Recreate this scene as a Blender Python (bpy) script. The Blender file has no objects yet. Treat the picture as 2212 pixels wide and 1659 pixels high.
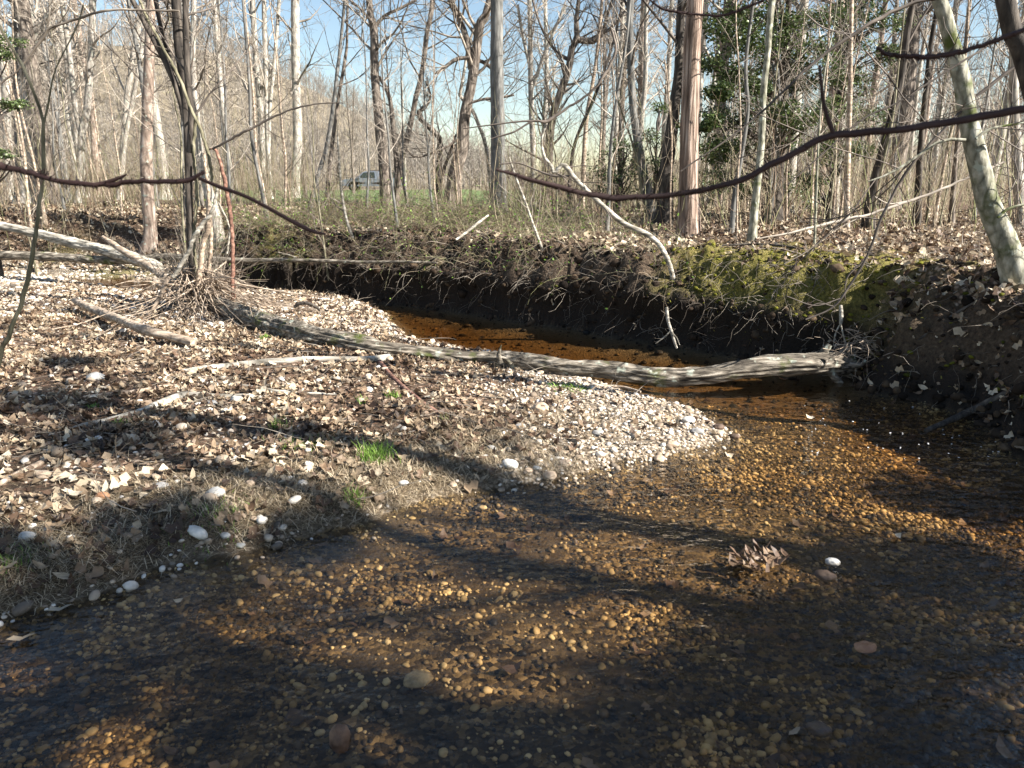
import bpy, math
import numpy as np
from math import radians, sin, cos, tan, atan2, pi

# ---------------------------------------------------------------- camera, sky, sun, exposure
S = bpy.context.scene
C = S.collection
rng = np.random.default_rng(11)
PITCH = radians(15.2)
FPX = 1580.0                      # focal length in pixels of a 2212 x 1659 picture
CAM = np.array([0.0, 0.0, 1.6])
cd = bpy.data.cameras.new("camera")
cam = bpy.data.objects.new("camera", cd)
C.objects.link(cam)
cam.location = CAM
cam.rotation_euler = (pi / 2 - PITCH, 0, 0)
cd.sensor_width = 36
cd.lens = 36 * FPX / 2212
cd.clip_start = 0.05
cd.clip_end = 2000
cd.dof.use_dof = True
cd.dof.focus_distance = 6.5
cd.dof.aperture_fstop = 7
S.camera = cam

SUN = np.array([0.93, -0.36, 0.0])
SUN /= np.linalg.norm(SUN)
ELEV = radians(36)
SUN = np.array([SUN[0] * cos(ELEV), SUN[1] * cos(ELEV), sin(ELEV)])
w = bpy.data.worlds.new("World")
S.world = w
w.use_nodes = True
nt = w.node_tree
bg = nt.nodes["Background"]
sky = nt.nodes.new("ShaderNodeTexSky")
sky.sky_type = 'NISHITA'
sky.sun_disc = False
sky.sun_elevation = ELEV
sky.sun_rotation = atan2(SUN[0], SUN[1])
sky.air_density = 1.15
sky.dust_density = 0.3
sky.ozone_density = 1.0
nt.links.new(sky.outputs[0], bg.inputs[0])
bg.inputs[1].default_value = 0.053
sl = bpy.data.lights.new("sun", 'SUN')
sl.energy = 5.0
sl.angle = radians(0.55)
sl.color = (1.0, 0.945, 0.86)
so = bpy.data.objects.new("sun", sl)
C.objects.link(so)
from mathutils import Vector
so.rotation_euler = Vector(SUN).to_track_quat('Z', 'Y').to_euler()
S.view_settings.view_transform = 'Standard'
S.view_settings.look = 'None'
S.view_settings.gamma = 1
S.view_settings.exposure = 1.7
S.cycles.max_bounces = 6
S.cycles.diffuse_bounces = 3
S.cycles.glossy_bounces = 3
S.cycles.transmission_bounces = 4
S.cycles.transparent_max_bounces = 12
S.cycles.sample_clamp_indirect = 6
S.cycles.use_denoising = True

# ---------------------------------------------------------------- numbers
def ray(u, v):
    u = np.asarray(u, float); v = np.asarray(v, float)
    a = (u - 1106) / FPX; b = -(v - 829.5) / FPX
    return np.stack([a, cos(PITCH) + b * sin(PITCH), -sin(PITCH) + b * cos(PITCH)], -1)

def PY(u, v, y):
    """point of the ray through picture position (u,v) at distance y in front of the camera"""
    d = ray(u, v)
    return CAM + d * (np.asarray(y, float) / d[..., 1])[..., None]

def PZ(u, v, z=0.0):
    d = ray(u, v)
    return CAM + d * ((z - CAM[2]) / d[..., 2])[..., None]

def smooth(a, b, x):
    t = np.clip((x - a) / (b - a), 0, 1)
    return t * t * (3 - 2 * t)

def _h(i, j, k, s):
    n = (i * 374761393 + j * 668265263 + k * 2147483647 + s * 144269504) & 0xffffffff
    n = ((n ^ (n >> 13)) * 1274126177) & 0xffffffff
    return ((n ^ (n >> 16)) & 0xffff) / 65535.0

def noise(x, y, z=0.0, s=0):
    x, y, z = np.broadcast_arrays(np.asarray(x, float), np.asarray(y, float), np.asarray(z, float))
    i = np.floor(x).astype(np.int64); j = np.floor(y).astype(np.int64); k = np.floor(z).astype(np.int64)
    fx = x - i; fy = y - j; fz = z - k
    fx = fx * fx * (3 - 2 * fx); fy = fy * fy * (3 - 2 * fy); fz = fz * fz * (3 - 2 * fz)
    def L(a, b, t): return a + (b - a) * t
    r = L(L(L(_h(i, j, k, s), _h(i + 1, j, k, s), fx), L(_h(i, j + 1, k, s), _h(i + 1, j + 1, k, s), fx), fy),
          L(L(_h(i, j, k + 1, s), _h(i + 1, j, k + 1, s), fx), L(_h(i, j + 1, k + 1, s), _h(i + 1, j + 1, k + 1, s), fx), fy), fz)
    return r * 2 - 1

def fbm(x, y, z=0.0, o=3, s=0):
    r = 0; a = 1.0; f = 1.0
    for q in range(o):
        r = r + a * noise(np.asarray(x) * f, np.asarray(y) * f, np.asarray(z) * f, s + q * 17)
        a *= .5; f *= 2.03
    return r

def sdf(x, y, poly):
    x = np.asarray(x, float); y = np.asarray(y, float)
    sh = x.shape; x = x.ravel(); y = y.ravel()
    d2 = np.full(x.shape, 1e18); ins = np.zeros(x.shape, bool)
    n = len(poly)
    for a in range(n):
        x0, y0 = poly[a]; x1, y1 = poly[(a + 1) % n]
        ex, ey = x1 - x0, y1 - y0
        t = np.clip(((x - x0) * ex + (y - y0) * ey) / (ex * ex + ey * ey + 1e-12), 0, 1)
        d2 = np.minimum(d2, (x - x0 - t * ex) ** 2 + (y - y0 - t * ey) ** 2)
        if y0 != y1:
            c = ((y0 > y) != (y1 > y)) & (x < (x1 - x0) * (y - y0) / (y1 - y0) + x0)
            ins ^= c
    d = np.sqrt(d2)
    return np.where(ins, d, -d).reshape(sh)

# ---------------------------------------------------------------- lie of the land
BAR_PX = [(0,1338),(60,1322),(120,1308),(210,1284),(330,1244),(450,1216),(560,1196),(640,1168),(740,1152),(830,1132),(850,1112),(930,1086),
          (1040,1062),(1120,1042),(1180,1040),(1230,1028),(1330,1000),(1430,985),(1530,970),(1600,945),(1575,925),(1500,890),(1430,868),(1350,848),
          (1290,828),(1230,806),(1170,786),(1080,768),(980,752),(900,738),(850,718),(828,695),(822,675),(760,657),(680,647),(600,642),
          (520,641),(440,642),(345,641),(250,632),(150,613),(60,607),(-200,604)]
FAR_PX = [(2212,985),(2130,925),(2060,888),(1990,868),(1900,846),(1840,822),(1800,806),(1700,790),(1600,773),(1500,757),(1400,742),(1300,724),(1200,706),
          (1100,692),(1000,677),(900,664),(830,655),(740,645),(640,637),(560,632),(480,628),(400,620),(340,604),(280,598),(160,598),
          (60,596),(-200,594)]
bp = PZ(*np.array(BAR_PX).T)[:, :2]
BAR = [(-30, 1.2)] + [(-7.5, 1.3), (-3.2, 1.85)] + [tuple(p) for p in bp] + [(-30, 12.4)]
fp = PZ(*np.array(FAR_PX).T)[:, :2]
FAR = [(3.3, -9), (3.45, 0.0), (3.6, 2.6), (3.35, 3.5)] + [tuple(p) for p in fp] + [(-30, 13.9), (-500, 14), (-500, 900), (700, 900), (700, -9)]

def dists(x, y):
    wob = 0.05 * noise(np.asarray(x) * 2.1, np.asarray(y) * 2.1, 0, 5) + 0.02 * noise(np.asarray(x) * 7, np.asarray(y) * 7, 0, 6)
    return sdf(x, y, BAR) + wob, sdf(x, y, FAR) + wob * 1.4

def Hf(x, y, full=False):
    x = np.asarray(x, float); y = np.asarray(y, float)
    db, df = dists(x, y)
    n1 = fbm(x * .9, y * .9, 0, 3, 1); n2 = fbm(x * 5, y * 5, 0, 2, 2)
    dw = np.maximum(-np.maximum(db, df), 0)
    pool = np.maximum(smooth(4.6, 5.6, y), smooth(1.9, 2.8, x) * smooth(2.6, 4.2, y))
    depth = 0.075 + 0.05 * smooth(1.9, 1.2, y) + 0.03 * n1 + pool * 0.09
    bed = -depth * (1 - np.exp(-dw / (0.16 + .25 * pool)))
    steep = smooth(0.3, -0.6, x + 0.25 * (y - 3))
    dbp = np.maximum(db, 0)
    bar_lo = 0.075 * (1 - np.exp(-dbp / .9)) + 0.03 * smooth(0, .08, dbp)
    bar_hi = 0.10 * smooth(0, 0.22, dbp) + 0.07 * (1 - np.exp(-dbp / .9))
    zb = bar_lo + (bar_hi - bar_lo) * steep
    zb = zb + (0.018 * n1 + 0.012 * n2) * smooth(0, .3, dbp)
    dfp = np.maximum(df, 0)
    top = 0.93 + 0.05 * n1 + 0.012 * n2
    lip = 0.42 + 0.08 * n1
    z_main = lip * smooth(0, 0.16 + .06 * n2, dfp) + (top - lip) * smooth(0.02, 0.62 + .15 * n1, dfp)
    wr = 0.72
    z_right = top * smooth(-0.12, wr, dfp) * 1.0 - top * smooth(-0.12, wr, 0)
    z_right = z_right * 1.05 + 0.05 * n2 * smooth(0, .3, dfp)
    z_left = 0.13 * smooth(0, .8, dfp) + (top + .1 - 0.13) * smooth(0.8, 2.3 + .4 * n1, dfp)
    lw = smooth(-4.3, -5.2, x); rw = smooth(2.5, 3.1, x) * smooth(6.6, 6.0, y)
    zf = z_main * (1 - lw) + z_left * lw
    zf = zf * (1 - rw) + z_right * rw
    zf = zf + 0.04 * n2 * smooth(.05, .3, dfp)
    far = smooth(14, 40, y)
    zf = zf + 0.25 * fbm(x * .12, y * .12, 0, 2, 9) * smooth(14, 30, y) * 0.25
    hill = 31 * smooth(95, 190, y) * smooth(10, -75, x + 0.10 * (y - 120)) + 5 * smooth(150, 260, y)
    hill = hill + 8 * smooth(60, 150, y) * smooth(25, 90, x)
    zf = zf + hill
    z = np.where(db > 0, zb, np.where(df > 0, zf, bed))
    if full:
        return z, db, df, lw, rw, n1, n2
    return z

def G(u, v, dz=0.0):
    """where the ray through picture position (u,v) meets the land (or the water, whichever is higher)"""
    d = ray(u, v)
    ys = np.concatenate([np.arange(1.0, 16, .03), np.arange(16, 120, .25)])
    p = CAM + d * (ys / d[1])[:, None]
    h = np.maximum(Hf(p[:, 0], p[:, 1]), 0) + dz
    k = np.argmax(p[:, 2] <= h)
    if not (p[:, 2] <= h).any():
        k = len(ys) - 1
    q = p[k]
    return np.array([q[0], q[1], h[k]])

def hz(x, y):
    return float(Hf(np.array([x]), np.array([y]))[0])

# ---------------------------------------------------------------- mesh helpers
class MB:
    def __init__(s):
        s.v = []; s.q = []; s.t = []; s.n = 0; s.rv = []
    def add(s, V, Q=None, T=None, r=None):
        V = np.asarray(V, float).reshape(-1, 3)
        if Q is not None and len(Q): s.q.append(np.asarray(Q, np.int64).reshape(-1, 4) + s.n)
        if T is not None and len(T): s.t.append(np.asarray(T, np.int64).reshape(-1, 3) + s.n)
        s.v.append(V)
        s.rv.append(np.zeros(len(V)) if r is None else np.broadcast_to(np.asarray(r, float), (len(V),)))
        s.n += len(V)
    def build(s, name, mat, parent=None, smooth_=True, origin=None, attrs=None):
        V = np.concatenate(s.v) if s.v else np.zeros((0, 3))
        o = np.zeros(3)
        if parent is not None:
            pp = parent
            while pp is not None:
                o = o + np.array(pp.location); pp = pp.parent
        if origin is not None: o = o + np.array(origin)
        V = V - o
        q = np.concatenate(s.q) if s.q else np.zeros((0, 4), np.int64)
        t = np.concatenate(s.t) if s.t else np.zeros((0, 3), np.int64)
        me = bpy.data.meshes.new(name)
        me.vertices.add(len(V)); me.vertices.foreach_set("co", V.astype(np.float32).ravel())
        me.loops.add(q.size + t.size)
        me.loops.foreach_set("vertex_index", np.concatenate([q.ravel(), t.ravel()]).astype(np.int32))
        me.polygons.add(len(q) + len(t))
        st = np.concatenate([np.arange(len(q)) * 4, q.size + np.arange(len(t)) * 3]).astype(np.int32)
        me.polygons.foreach_set("loop_start", st)
        me.polygons.foreach_set("use_smooth", np.full(len(st), smooth_, bool))
        at = me.attributes.new("rnd", 'FLOAT', 'POINT')
        at.data.foreach_set("value", np.concatenate(s.rv).astype(np.float32))
        for k, a in (attrs or {}).items():
            at = me.attributes.new(k, 'FLOAT', 'POINT')
            at.data.foreach_set("value", np.asarray(a, np.float32).ravel())
        me.update(calc_edges=True)
        me.validate()
        for m in (mat if isinstance(mat, (list, tuple)) else [mat]):
            me.materials.append(m)
        ob = bpy.data.objects.new(name, me)
        C.objects.link(ob)
        if parent is not None:
            ob.parent = parent
        if origin is not None:
            ob.location = origin
        return ob

def unit(v):
    return v / (np.linalg.norm(v, axis=-1, keepdims=True) + 1e-12)

def tube_arrays(P, R, k, phase=0.0):
    """P (N,n,3), R (N,n) -> vertices and quads of N open tubes"""
    N, n, _ = P.shape
    T = unit(np.gradient(P, axis=1))
    m = unit(T.mean(1))
    ref = np.where(np.abs(m[:, 2:3]) > .8, np.array([[1.0, 0.1, 0]]), np.array([[0, 0.1, 1.0]]))[:, None, :]
    A = unit(np.cross(T, ref)); B = np.cross(T, A)
    ang = np.arange(k) * 2 * pi / k + phase
    V = P[:, :, None, :] + R[:, :, None, None] * (np.cos(ang)[None, None, :, None] * A[:, :, None, :] + np.sin(ang)[None, None, :, None] * B[:, :, None, :])
    a = np.arange(N)[:, None, None] * n * k; b = np.arange(n - 1)[None, :, None] * k; c = np.arange(k)[None, None, :]; c2 = (c + 1) % k
    Q = np.stack([a + b + c, a + b + c2, a + b + k + c2, a + b + k + c], -1).reshape(-1, 4)
    return V, Q

def tubes(mb, P, R, k=3, r=None):
    V, Q = tube_arrays(P, R, k)
    rr = None if r is None else np.repeat(r, P.shape[1] * k)
    mb.add(V.reshape(-1, 3), Q, r=rr)

def resample(P, R, n):
    """smooth (Catmull-Rom) resampling of a hand-placed line"""
    P = np.asarray(P, float); R = np.asarray(R, float)
    m = len(P)
    X = np.concatenate([P, R[:, None]], 1)
    X = np.concatenate([2 * X[:1] - X[1:2], X, 2 * X[-1:] - X[-2:-1]])
    seg = np.linalg.norm(P[1:] - P[:-1], axis=1)
    cum = np.concatenate([[0], np.cumsum(seg)]); t = np.linspace(0, cum[-1], n)
    i = np.clip(np.searchsorted(cum, t, side='right') - 1, 0, m - 2)
    f = ((t - cum[i]) / (seg[i] + 1e-9))[:, None]
    p0, p1, p2, p3 = X[i], X[i + 1], X[i + 2], X[i + 3]
    Y = 0.5 * (2 * p1 + (p2 - p0) * f + (2 * p0 - 5 * p1 + 4 * p2 - p3) * f ** 2 + (3 * p1 - p0 - 3 * p2 + p3) * f ** 3)
    lo = np.minimum(p1[:, 3], p2[:, 3]) * .9
    return Y[:, :3], np.maximum(Y[:, 3], lo)

def bole(mb, P, R, k=14, rough=0.06, freq=6.0, long_=1.6, caps=True, ridges=0, ridge_amp=0.0, seed=0):
    """one thick stem with an uneven surface; P (n,3), R (n,)"""
    P = np.asarray(P, float); R = np.asarray(R, float)
    n = len(P)
    V, Q = tube_arrays(P[None], R[None], k)
    V = V.reshape(n, k, 3)
    c = P[:, None, :]
    D = V - c
    ang = np.arange(k)[None, :] * 2 * pi / k
    L = np.concatenate([[0], np.cumsum(np.linalg.norm(P[1:] - P[:-1], axis=1))])[:, None]
    rr = np.maximum(R[:, None], .01)
    f = 1 + rough * fbm(np.cos(ang) * freq * .25 + seed, np.sin(ang) * freq * .25, L * long_ / np.maximum(R.mean() * 4, .08), 3, seed)
    if ridges:
        f = f + ridge_amp * (np.abs(np.sin(ang * ridges / 2 + 2.2 * noise(L * 3, ang * .0 + seed, 0, 3) + L * .7)) - .5) + ridge_amp * .7 * noise(np.cos(ang) * ridges * .5, np.sin(ang) * ridges * .5, L * 5, seed)
    V = c + D * f[..., None]
    mb.add(V.reshape(-1, 3), Q)
    if caps:
        for e, s in ((0, -1), (n - 1, 1)):
            ring = V[e]
            T = [[i, (i + 1) % k, k] if s < 0 else [(i + 1) % k, i, k] for i in range(k)]
            mb.add(np.concatenate([ring, [ring.mean(0) - unit((P[1] - P[0]) if s < 0 else (P[-2] - P[-1])) * R[e] * -.12 * -1]]), T=[t for t in T])
    return V

def perp(T):
    r = rng.normal(size=T.shape)
    return unit(np.cross(T, r))

def children(P, R, cnt, L, ang, n, rr, t0, t1, up=0.0, wig=0.12, rmin=.002, Lvar=.35, flat=0.0):
    N, m, _ = P.shape
    tt = t0 + (t1 - t0) * (np.arange(cnt)[None, :] + rng.random((N, cnt))) / cnt
    i = np.clip((tt * (m - 1)).astype(int), 0, m - 2); f = tt * (m - 1) - i
    ii = np.arange(N)[:, None]
    p = P[ii, i] * (1 - f[..., None]) + P[ii, i + 1] * f[..., None]
    T = unit(P[ii, i + 1] - P[ii, i])
    r0 = R[ii, i] * (1 - f) + R[ii, i + 1] * f
    q = perp(T)
    if flat: q = unit(q * np.array([1, 1, 1 - flat]))
    a = np.radians(ang) * rng.uniform(.7, 1.25, (N, cnt, 1))
    D = unit(np.cos(a) * T + np.sin(a) * q)
    Lp = np.linalg.norm(P[:, 1:] - P[:, :-1], axis=-1).sum(1)[:, None]
    ln = (L * Lp if L < 0 else L) if np.isscalar(L) else L
    if np.isscalar(L) and L < 0: ln = -L * Lp
    ln = ln * (1 - .55 * tt) * rng.uniform(1 - Lvar, 1 + Lvar, (N, cnt)) * np.ones((N, cnt))
    D = D.reshape(-1, 3); p = p.reshape(-1, 3); ln = ln.reshape(-1, 1)
    out = [p]
    for s in range(n - 1):
        D = unit(D + wig * rng.normal(size=D.shape) + np.array([0, 0, up]))
        out.append(out[-1] + D * ln / (n - 1))
    CP = np.stack(out, 1)
    rs = np.maximum((r0 * rr).reshape(-1, 1), rmin)
    CR = rs + (np.minimum(rs, rmin) - rs) * np.linspace(0, 1, n)[None, :] ** .8
    return CP, np.maximum(CR, rmin * .8)

# ---------------------------------------------------------------- materials
def newmat(name):
    m = bpy.data.materials.new(name); m.use_nodes = True
    n = m.node_tree.nodes; l = m.node_tree.links
    return m, n, l, n["Principled BSDF"]

def N(n, t, **kw):
    x = n.new(t)
    for k, v in kw.items():
        if k.startswith('i_'):
            x.inputs[int(k[2:]) if k[2:].isdigit() else k[2:]].default_value = v
        else:
            setattr(x, k, v)
    return x

def ramp(n, l, fac, stops, interp='LINEAR'):
    r = n.new("ShaderNodeValToRGB"); r.color_ramp.interpolation = interp
    e = r.color_ramp.elements
    while len(e) < len(stops): e.new(0.5)
    for k, (p, c) in enumerate(stops):
        e[k].position = p; e[k].color = (c[0], c[1], c[2], 1)
    if fac is not None: l.new(fac, r.inputs[0])
    return r

def mix(n, l, fac, a, b, typ='MIX'):
    m = n.new("ShaderNodeMix"); m.data_type = 'RGBA'; m.blend_type = typ
    for s, x in ((0, fac), (6, a), (7, b)):
        if isinstance(x, (int, float)): m.inputs[s].default_value = x
        elif isinstance(x, tuple): m.inputs[s].default_value = (x[0], x[1], x[2], 1)
        else: l.new(x, m.inputs[s])
    return m.outputs[2]

def coords(n, l, sc=(1, 1, 1)):
    tc = n.new("ShaderNodeTexCoord"); mp = n.new("ShaderNodeMapping")
    mp.inputs["Scale"].default_value = sc
    l.new(tc.outputs["Object"], mp.inputs[0])
    return mp.outputs[0]

def bark(name, dark, mid, light, moss=0.0, sc=7.0, stretch=.25, bump=.5, lich=0.0, axis=2):
    m, n, l, p = newmat(name)
    s = [sc, sc, sc]; s[axis] = sc * stretch
    co = coords(n, l, tuple(s))
    t1 = N(n, "ShaderNodeTexNoise"); t1.inputs["Scale"].default_value = 1.6; t1.inputs["Detail"].default_value = 7; t1.inputs["Roughness"].default_value = .68
    l.new(co, t1.inputs[0])
    t2 = N(n, "ShaderNodeTexVoronoi", feature='DISTANCE_TO_EDGE'); t2.inputs["Scale"].default_value = 2.2
    mxc = N(n, "ShaderNodeMix", data_type='VECTOR'); mxc.inputs[0].default_value = .25
    l.new(co, mxc.inputs[4]); l.new(t1.outputs[1], mxc.inputs[5]); l.new(mxc.outputs[1], t2.inputs[0])
    mu = N(n, "ShaderNodeMath", operation='MULTIPLY_ADD'); l.new(t2.outputs[0], mu.inputs[0]); mu.inputs[1].default_value = .9; 
    su = N(n, "ShaderNodeMath", operation='SUBTRACT'); l.new(t1.outputs[0], su.inputs[0]); su.inputs[1].default_value = .12
    l.new(su.outputs[0], mu.inputs[2])
    c = ramp(n, l, mu.outputs[0], [(.25, dark), (.5, mid), (.78, light)]).outputs[0]
    if moss or lich:
        co2 = coords(n, l, (1, 1, 1))
        t3 = N(n, "ShaderNodeTexNoise"); t3.inputs["Scale"].default_value = 5; t3.inputs["Detail"].default_value = 6
        l.new(co2, t3.inputs[0])
        if moss:
            f = ramp(n, l, t3.outputs[0], [(.60 - moss * .3, (0, 0, 0)), (.72 - moss * .3, (1, 1, 1))]).outputs[0]
            c = mix(n, l, f, c, (.07, .085, .02))
        if lich:
            t4 = N(n, "ShaderNodeTexNoise"); t4.inputs["Scale"].default_value = 11; t4.inputs["Detail"].default_value = 5
            l.new(co2, t4.inputs[0])
            f = ramp(n, l, t4.outputs[0], [(.64 - lich * .25, (0, 0, 0)), (.70 - lich * .25, (1, 1, 1))]).outputs[0]
            c = mix(n, l, f, c, (.38, .40, .33))
    l.new(c, p.inputs["Base Color"])
    p.inputs["Roughness"].default_value = .85
    p.inputs["Specular IOR Level"].default_value = .25
    b = N(n, "ShaderNodeBump"); b.inputs["Strength"].default_value = bump; b.inputs["Distance"].default_value = .02
    l.new(mu.outputs[0], b.inputs["Height"]); l.new(b.outputs[0], p.inputs["Normal"])
    return m

def twigmat(name, a, b_, c_):
    m, n, l, p = newmat(name)
    co = coords(n, l)
    t = N(n, "ShaderNodeTexNoise"); t.inputs["Scale"].default_value = 3.0; t.inputs["Detail"].default_value = 4; l.new(co, t.inputs[0])
    l.new(ramp(n, l, t.outputs[0], [(.3, a), (.5, b_), (.7, c_)]).outputs[0], p.inputs["Base Color"])
    p.inputs["Roughness"].default_value = .7; p.inputs["Specular IOR Level"].default_value = .3
    return m

def rndmat(name, stops, rough=.7, spec=.3, trans=0.0, var=None, interp='LINEAR'):
    m, n, l, p = newmat(name)
    a = N(n, "ShaderNodeAttribute", attribute_name="rnd")
    c = ramp(n, l, a.outputs["Fac"], stops, interp).outputs[0]
    if var:
        co = coords(n, l)
        t = N(n, "ShaderNodeTexNoise"); t.inputs["Scale"].default_value = var; t.inputs["Detail"].default_value = 5; l.new(co, t.inputs[0])
        f = ramp(n, l, t.outputs[0], [(.3, (.55, .55, .55)), (.7, (1.25, 1.25, 1.25))]).outputs[0]
        c = mix(n, l, 1.0, c, f, 'MULTIPLY')
    l.new(c, p.inputs["Base Color"])
    p.inputs["Roughness"].default_value = rough; p.inputs["Specular IOR Level"].default_value = spec
    if trans:
        tr = N(n, "ShaderNodeBsdfTranslucent"); l.new(c, tr.inputs[0])
        ms = N(n, "ShaderNodeMixShader"); ms.inputs[0].default_value = trans
        out = n["Material Output"]
        l.new(p.outputs[0], ms.inputs[1]); l.new(tr.outputs[0], ms.inputs[2]); l.new(ms.outputs[0], out.inputs[0])
    return m

M = {}
M['beech'] = bark('pale_bark', (.16, .14, .12), (.33, .30, .26), (.52, .48, .42), sc=5, stretch=.35, bump=.25, lich=.25)
M['grey'] = bark('grey_bark', (.07, .07, .065), (.15, .145, .135), (.25, .245, .23), sc=8, stretch=.2, bump=.35)
M['furrow'] = bark('furrowed_bark', (.045, .035, .03), (.17, .14, .115), (.34, .29, .24), sc=9, stretch=.18, bump=1.0)
M['dark'] = bark('dark_bark', (.02, .017, .015), (.06, .05, .042), (.13, .11, .09), sc=8, stretch=.2, bump=.8)
M['cedar'] = bark('shaggy_reddish_bark', (.06, .04, .03), (.25, .18, .14), (.50, .40, .335), sc=11, stretch=.06, bump=1.0)
M['rust'] = bark('pinkish_brown_bark', (.11, .08, .062), (.29, .22, .175), (.46, .38, .32), sc=6, stretch=.35, bump=.4, lich=.15)
M['olive'] = bark('olive_bark', (.06, .055, .035), (.17, .155, .10), (.30, .27, .19), sc=9, stretch=.3, bump=.4)
M['mossy'] = bark('mossy_pale_bark', (.09, .085, .06), (.27, .26, .20), (.46, .44, .37), sc=9, stretch=.4, bump=.5, moss=.22, lich=.12)
M['log'] = bark('weathered_log', (.018, .014, .011), (.15, .128, .10), (.38, .335, .275), sc=13, stretch=.2, bump=1.0, axis=0, moss=.06, lich=.1)
M['bleach'] = bark('bleached_wood', (.09, .08, .062), (.34, .31, .26), (.62, .58, .50), sc=10, stretch=.12, bump=.7, axis=0)
M['tanwood'] = bark('tan_wood', (.13, .10, .075), (.36, .28, .21), (.58, .49, .39), sc=10, stretch=.18, bump=.6, axis=0)
M['redwood'] = bark('red_brown_wood', (.07, .035, .025), (.21, .11, .08), (.36, .22, .16), sc=10, stretch=.2, bump=.5, axis=0)
M['purple'] = twigmat('dark_maroon_twig', (.016, .008, .007), (.034, .017, .015), (.075, .042, .037))
M['tw_pale'] = twigmat('pale_twigs', (.24, .20, .165), (.40, .345, .285), (.56, .50, .42))
M['tw_dark'] = twigmat('dark_twigs', (.04, .033, .028), (.11, .09, .075), (.22, .18, .15))
M['tw_tan'] = twigmat('tan_twigs', (.06, .05, .04), (.18, .15, .12), (.38, .33, .27))
M['tw_far'] = twigmat('far_twigs', (.10, .088, .072), (.20, .175, .15), (.36, .33, .28))
M['tw_mix'] = rndmat('briar_stems', [(0, (.05, .035, .025)), (.35, (.17, .12, .08)), (.6, (.32, .26, .18)), (.8, (.16, .18, .06)), (1, (.44, .38, .28))], .7, .3)
M['clod'] = rndmat('bank_soil', [(0, (.012, .009, .007)), (.6, (.04, .028, .02)), (1, (.10, .07, .045))], .9, .1, 0, 20)
M['tw_green'] = twigmat('greenish_briars', (.09, .08, .04), (.26, .23, .13), (.42, .35, .24))
M['leaflit'] = rndmat('dry_leaves', [(0, (.045, .027, .018)), (.25, (.15, .092, .058)), (.5, (.31, .225, .145)), (.75, (.50, .395, .27)), (1, (.70, .61, .47))], .55, .35, .18, 9)
M['strand'] = rndmat('dry_grass', [(0, (.07, .05, .03)), (.5, (.30, .235, .145)), (1, (.60, .50, .36))], .6, .3, .1)
M['green'] = rndmat('green_grass', [(0, (.06, .12, .015)), (.5, (.13, .24, .03)), (1, (.24, .36, .07))], .5, .4, .25)
M['moss'] = rndmat('moss', [(0, (.05, .055, .010)), (.35, (.17, .165, .022)), (.7, (.26, .22, .06)), (1, (.42, .35, .18))], .8, .1, .15)
M['holly'] = rndmat('holly_leaves', [(0, (.025, .045, .014)), (.45, (.07, .105, .03)), (.8, (.13, .18, .055)), (1, (.28, .32, .16))], .38, .5, .2)
M['pebble'] = rndmat('pebbles', [(0, (.10, .085, .07)), (.15, (.25, .19, .135)), (.4, (.42, .33, .24)), (.7, (.56, .47, .37)), (.88, (.72, .67, .59)), (1, (.50, .48, .46))], .7, .3, 0, 14)
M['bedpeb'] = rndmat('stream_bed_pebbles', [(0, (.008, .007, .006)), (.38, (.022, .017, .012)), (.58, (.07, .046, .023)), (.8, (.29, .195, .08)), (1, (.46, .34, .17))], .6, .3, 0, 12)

# ground
gm, n, l, p = newmat('ground')
co = coords(n, l)
def att(nm): return N(n, "ShaderNodeAttribute", attribute_name=nm).outputs["Fac"]
def tex(sc, det=6, ro=.6):
    t = N(n, "ShaderNodeTexNoise"); t.inputs["Scale"].default_value = sc; t.inputs["Detail"].default_value = det; t.inputs["Roughness"].default_value = ro
    l.new(co, t.inputs[0]); return t
def vor(sc, rand=1.0):
    t = N(n, "ShaderNodeTexVoronoi"); t.inputs["Scale"].default_value = sc; t.inputs["Randomness"].default_value = rand
    l.new(co, t.inputs[0]); return t
tn = tex(2.5); tf = tex(34, 8, .7)
soil = ramp(n, l, tf.outputs[0], [(.3, (.025, .017, .012)), (.55, (.085, .06, .04)), (.75, (.17, .125, .085))]).outputs[0]
v1 = vor(26)
lf = ramp(n, l, v1.outputs[1], [(0, (.10, .05, .03)), (.35, (.26, .15, .10)), (.7, (.44, .29, .20)), (1, (.60, .46, .36))]).outputs[0]
sp = N(n, "ShaderNodeSeparateColor"); l.new(v1.outputs[1], sp.inputs[0])
lf = ramp(n, l, sp.outputs[0], [(0, (.07, .035, .02)), (.35, (.20, .12, .08)), (.7, (.38, .26, .18)), (1, (.55, .42, .32))]).outputs[0]
lfd = mix(n, l, ramp(n, l, v1.outputs[0], [(.25, (0, 0, 0)), (.6, (1, 1, 1))]).outputs[0], lf, soil)
v2 = vor(48)
sp2 = N(n, "ShaderNodeSeparateColor"); l.new(v2.outputs[1], sp2.inputs[0])
gr = ramp(n, l, sp2.outputs[0], [(0, (.15, .12, .09)), (.4, (.38, .30, .21)), (.75, (.52, .43, .33)), (1, (.66, .60, .52))]).outputs[0]
gr = mix(n, l, ramp(n, l, v2.outputs[0], [(.35, (0, 0, 0)), (.75, (1, 1, 1))]).outputs[0], gr, (.10, .075, .05))
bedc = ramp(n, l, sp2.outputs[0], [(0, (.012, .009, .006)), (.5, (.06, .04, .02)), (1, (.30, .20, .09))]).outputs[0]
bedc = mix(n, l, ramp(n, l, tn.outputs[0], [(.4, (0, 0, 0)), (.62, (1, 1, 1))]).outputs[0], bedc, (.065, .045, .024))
silt = ramp(n, l, tf.outputs[0], [(.3, (.10, .078, .05)), (.7, (.21, .165, .11))]).outputs[0]
ms_ = ramp(n, l, tf.outputs[0], [(.3, (.03, .03, .01)), (.5, (.15, .135, .025)), (.7, (.30, .25, .07))]).outputs[0]
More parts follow.
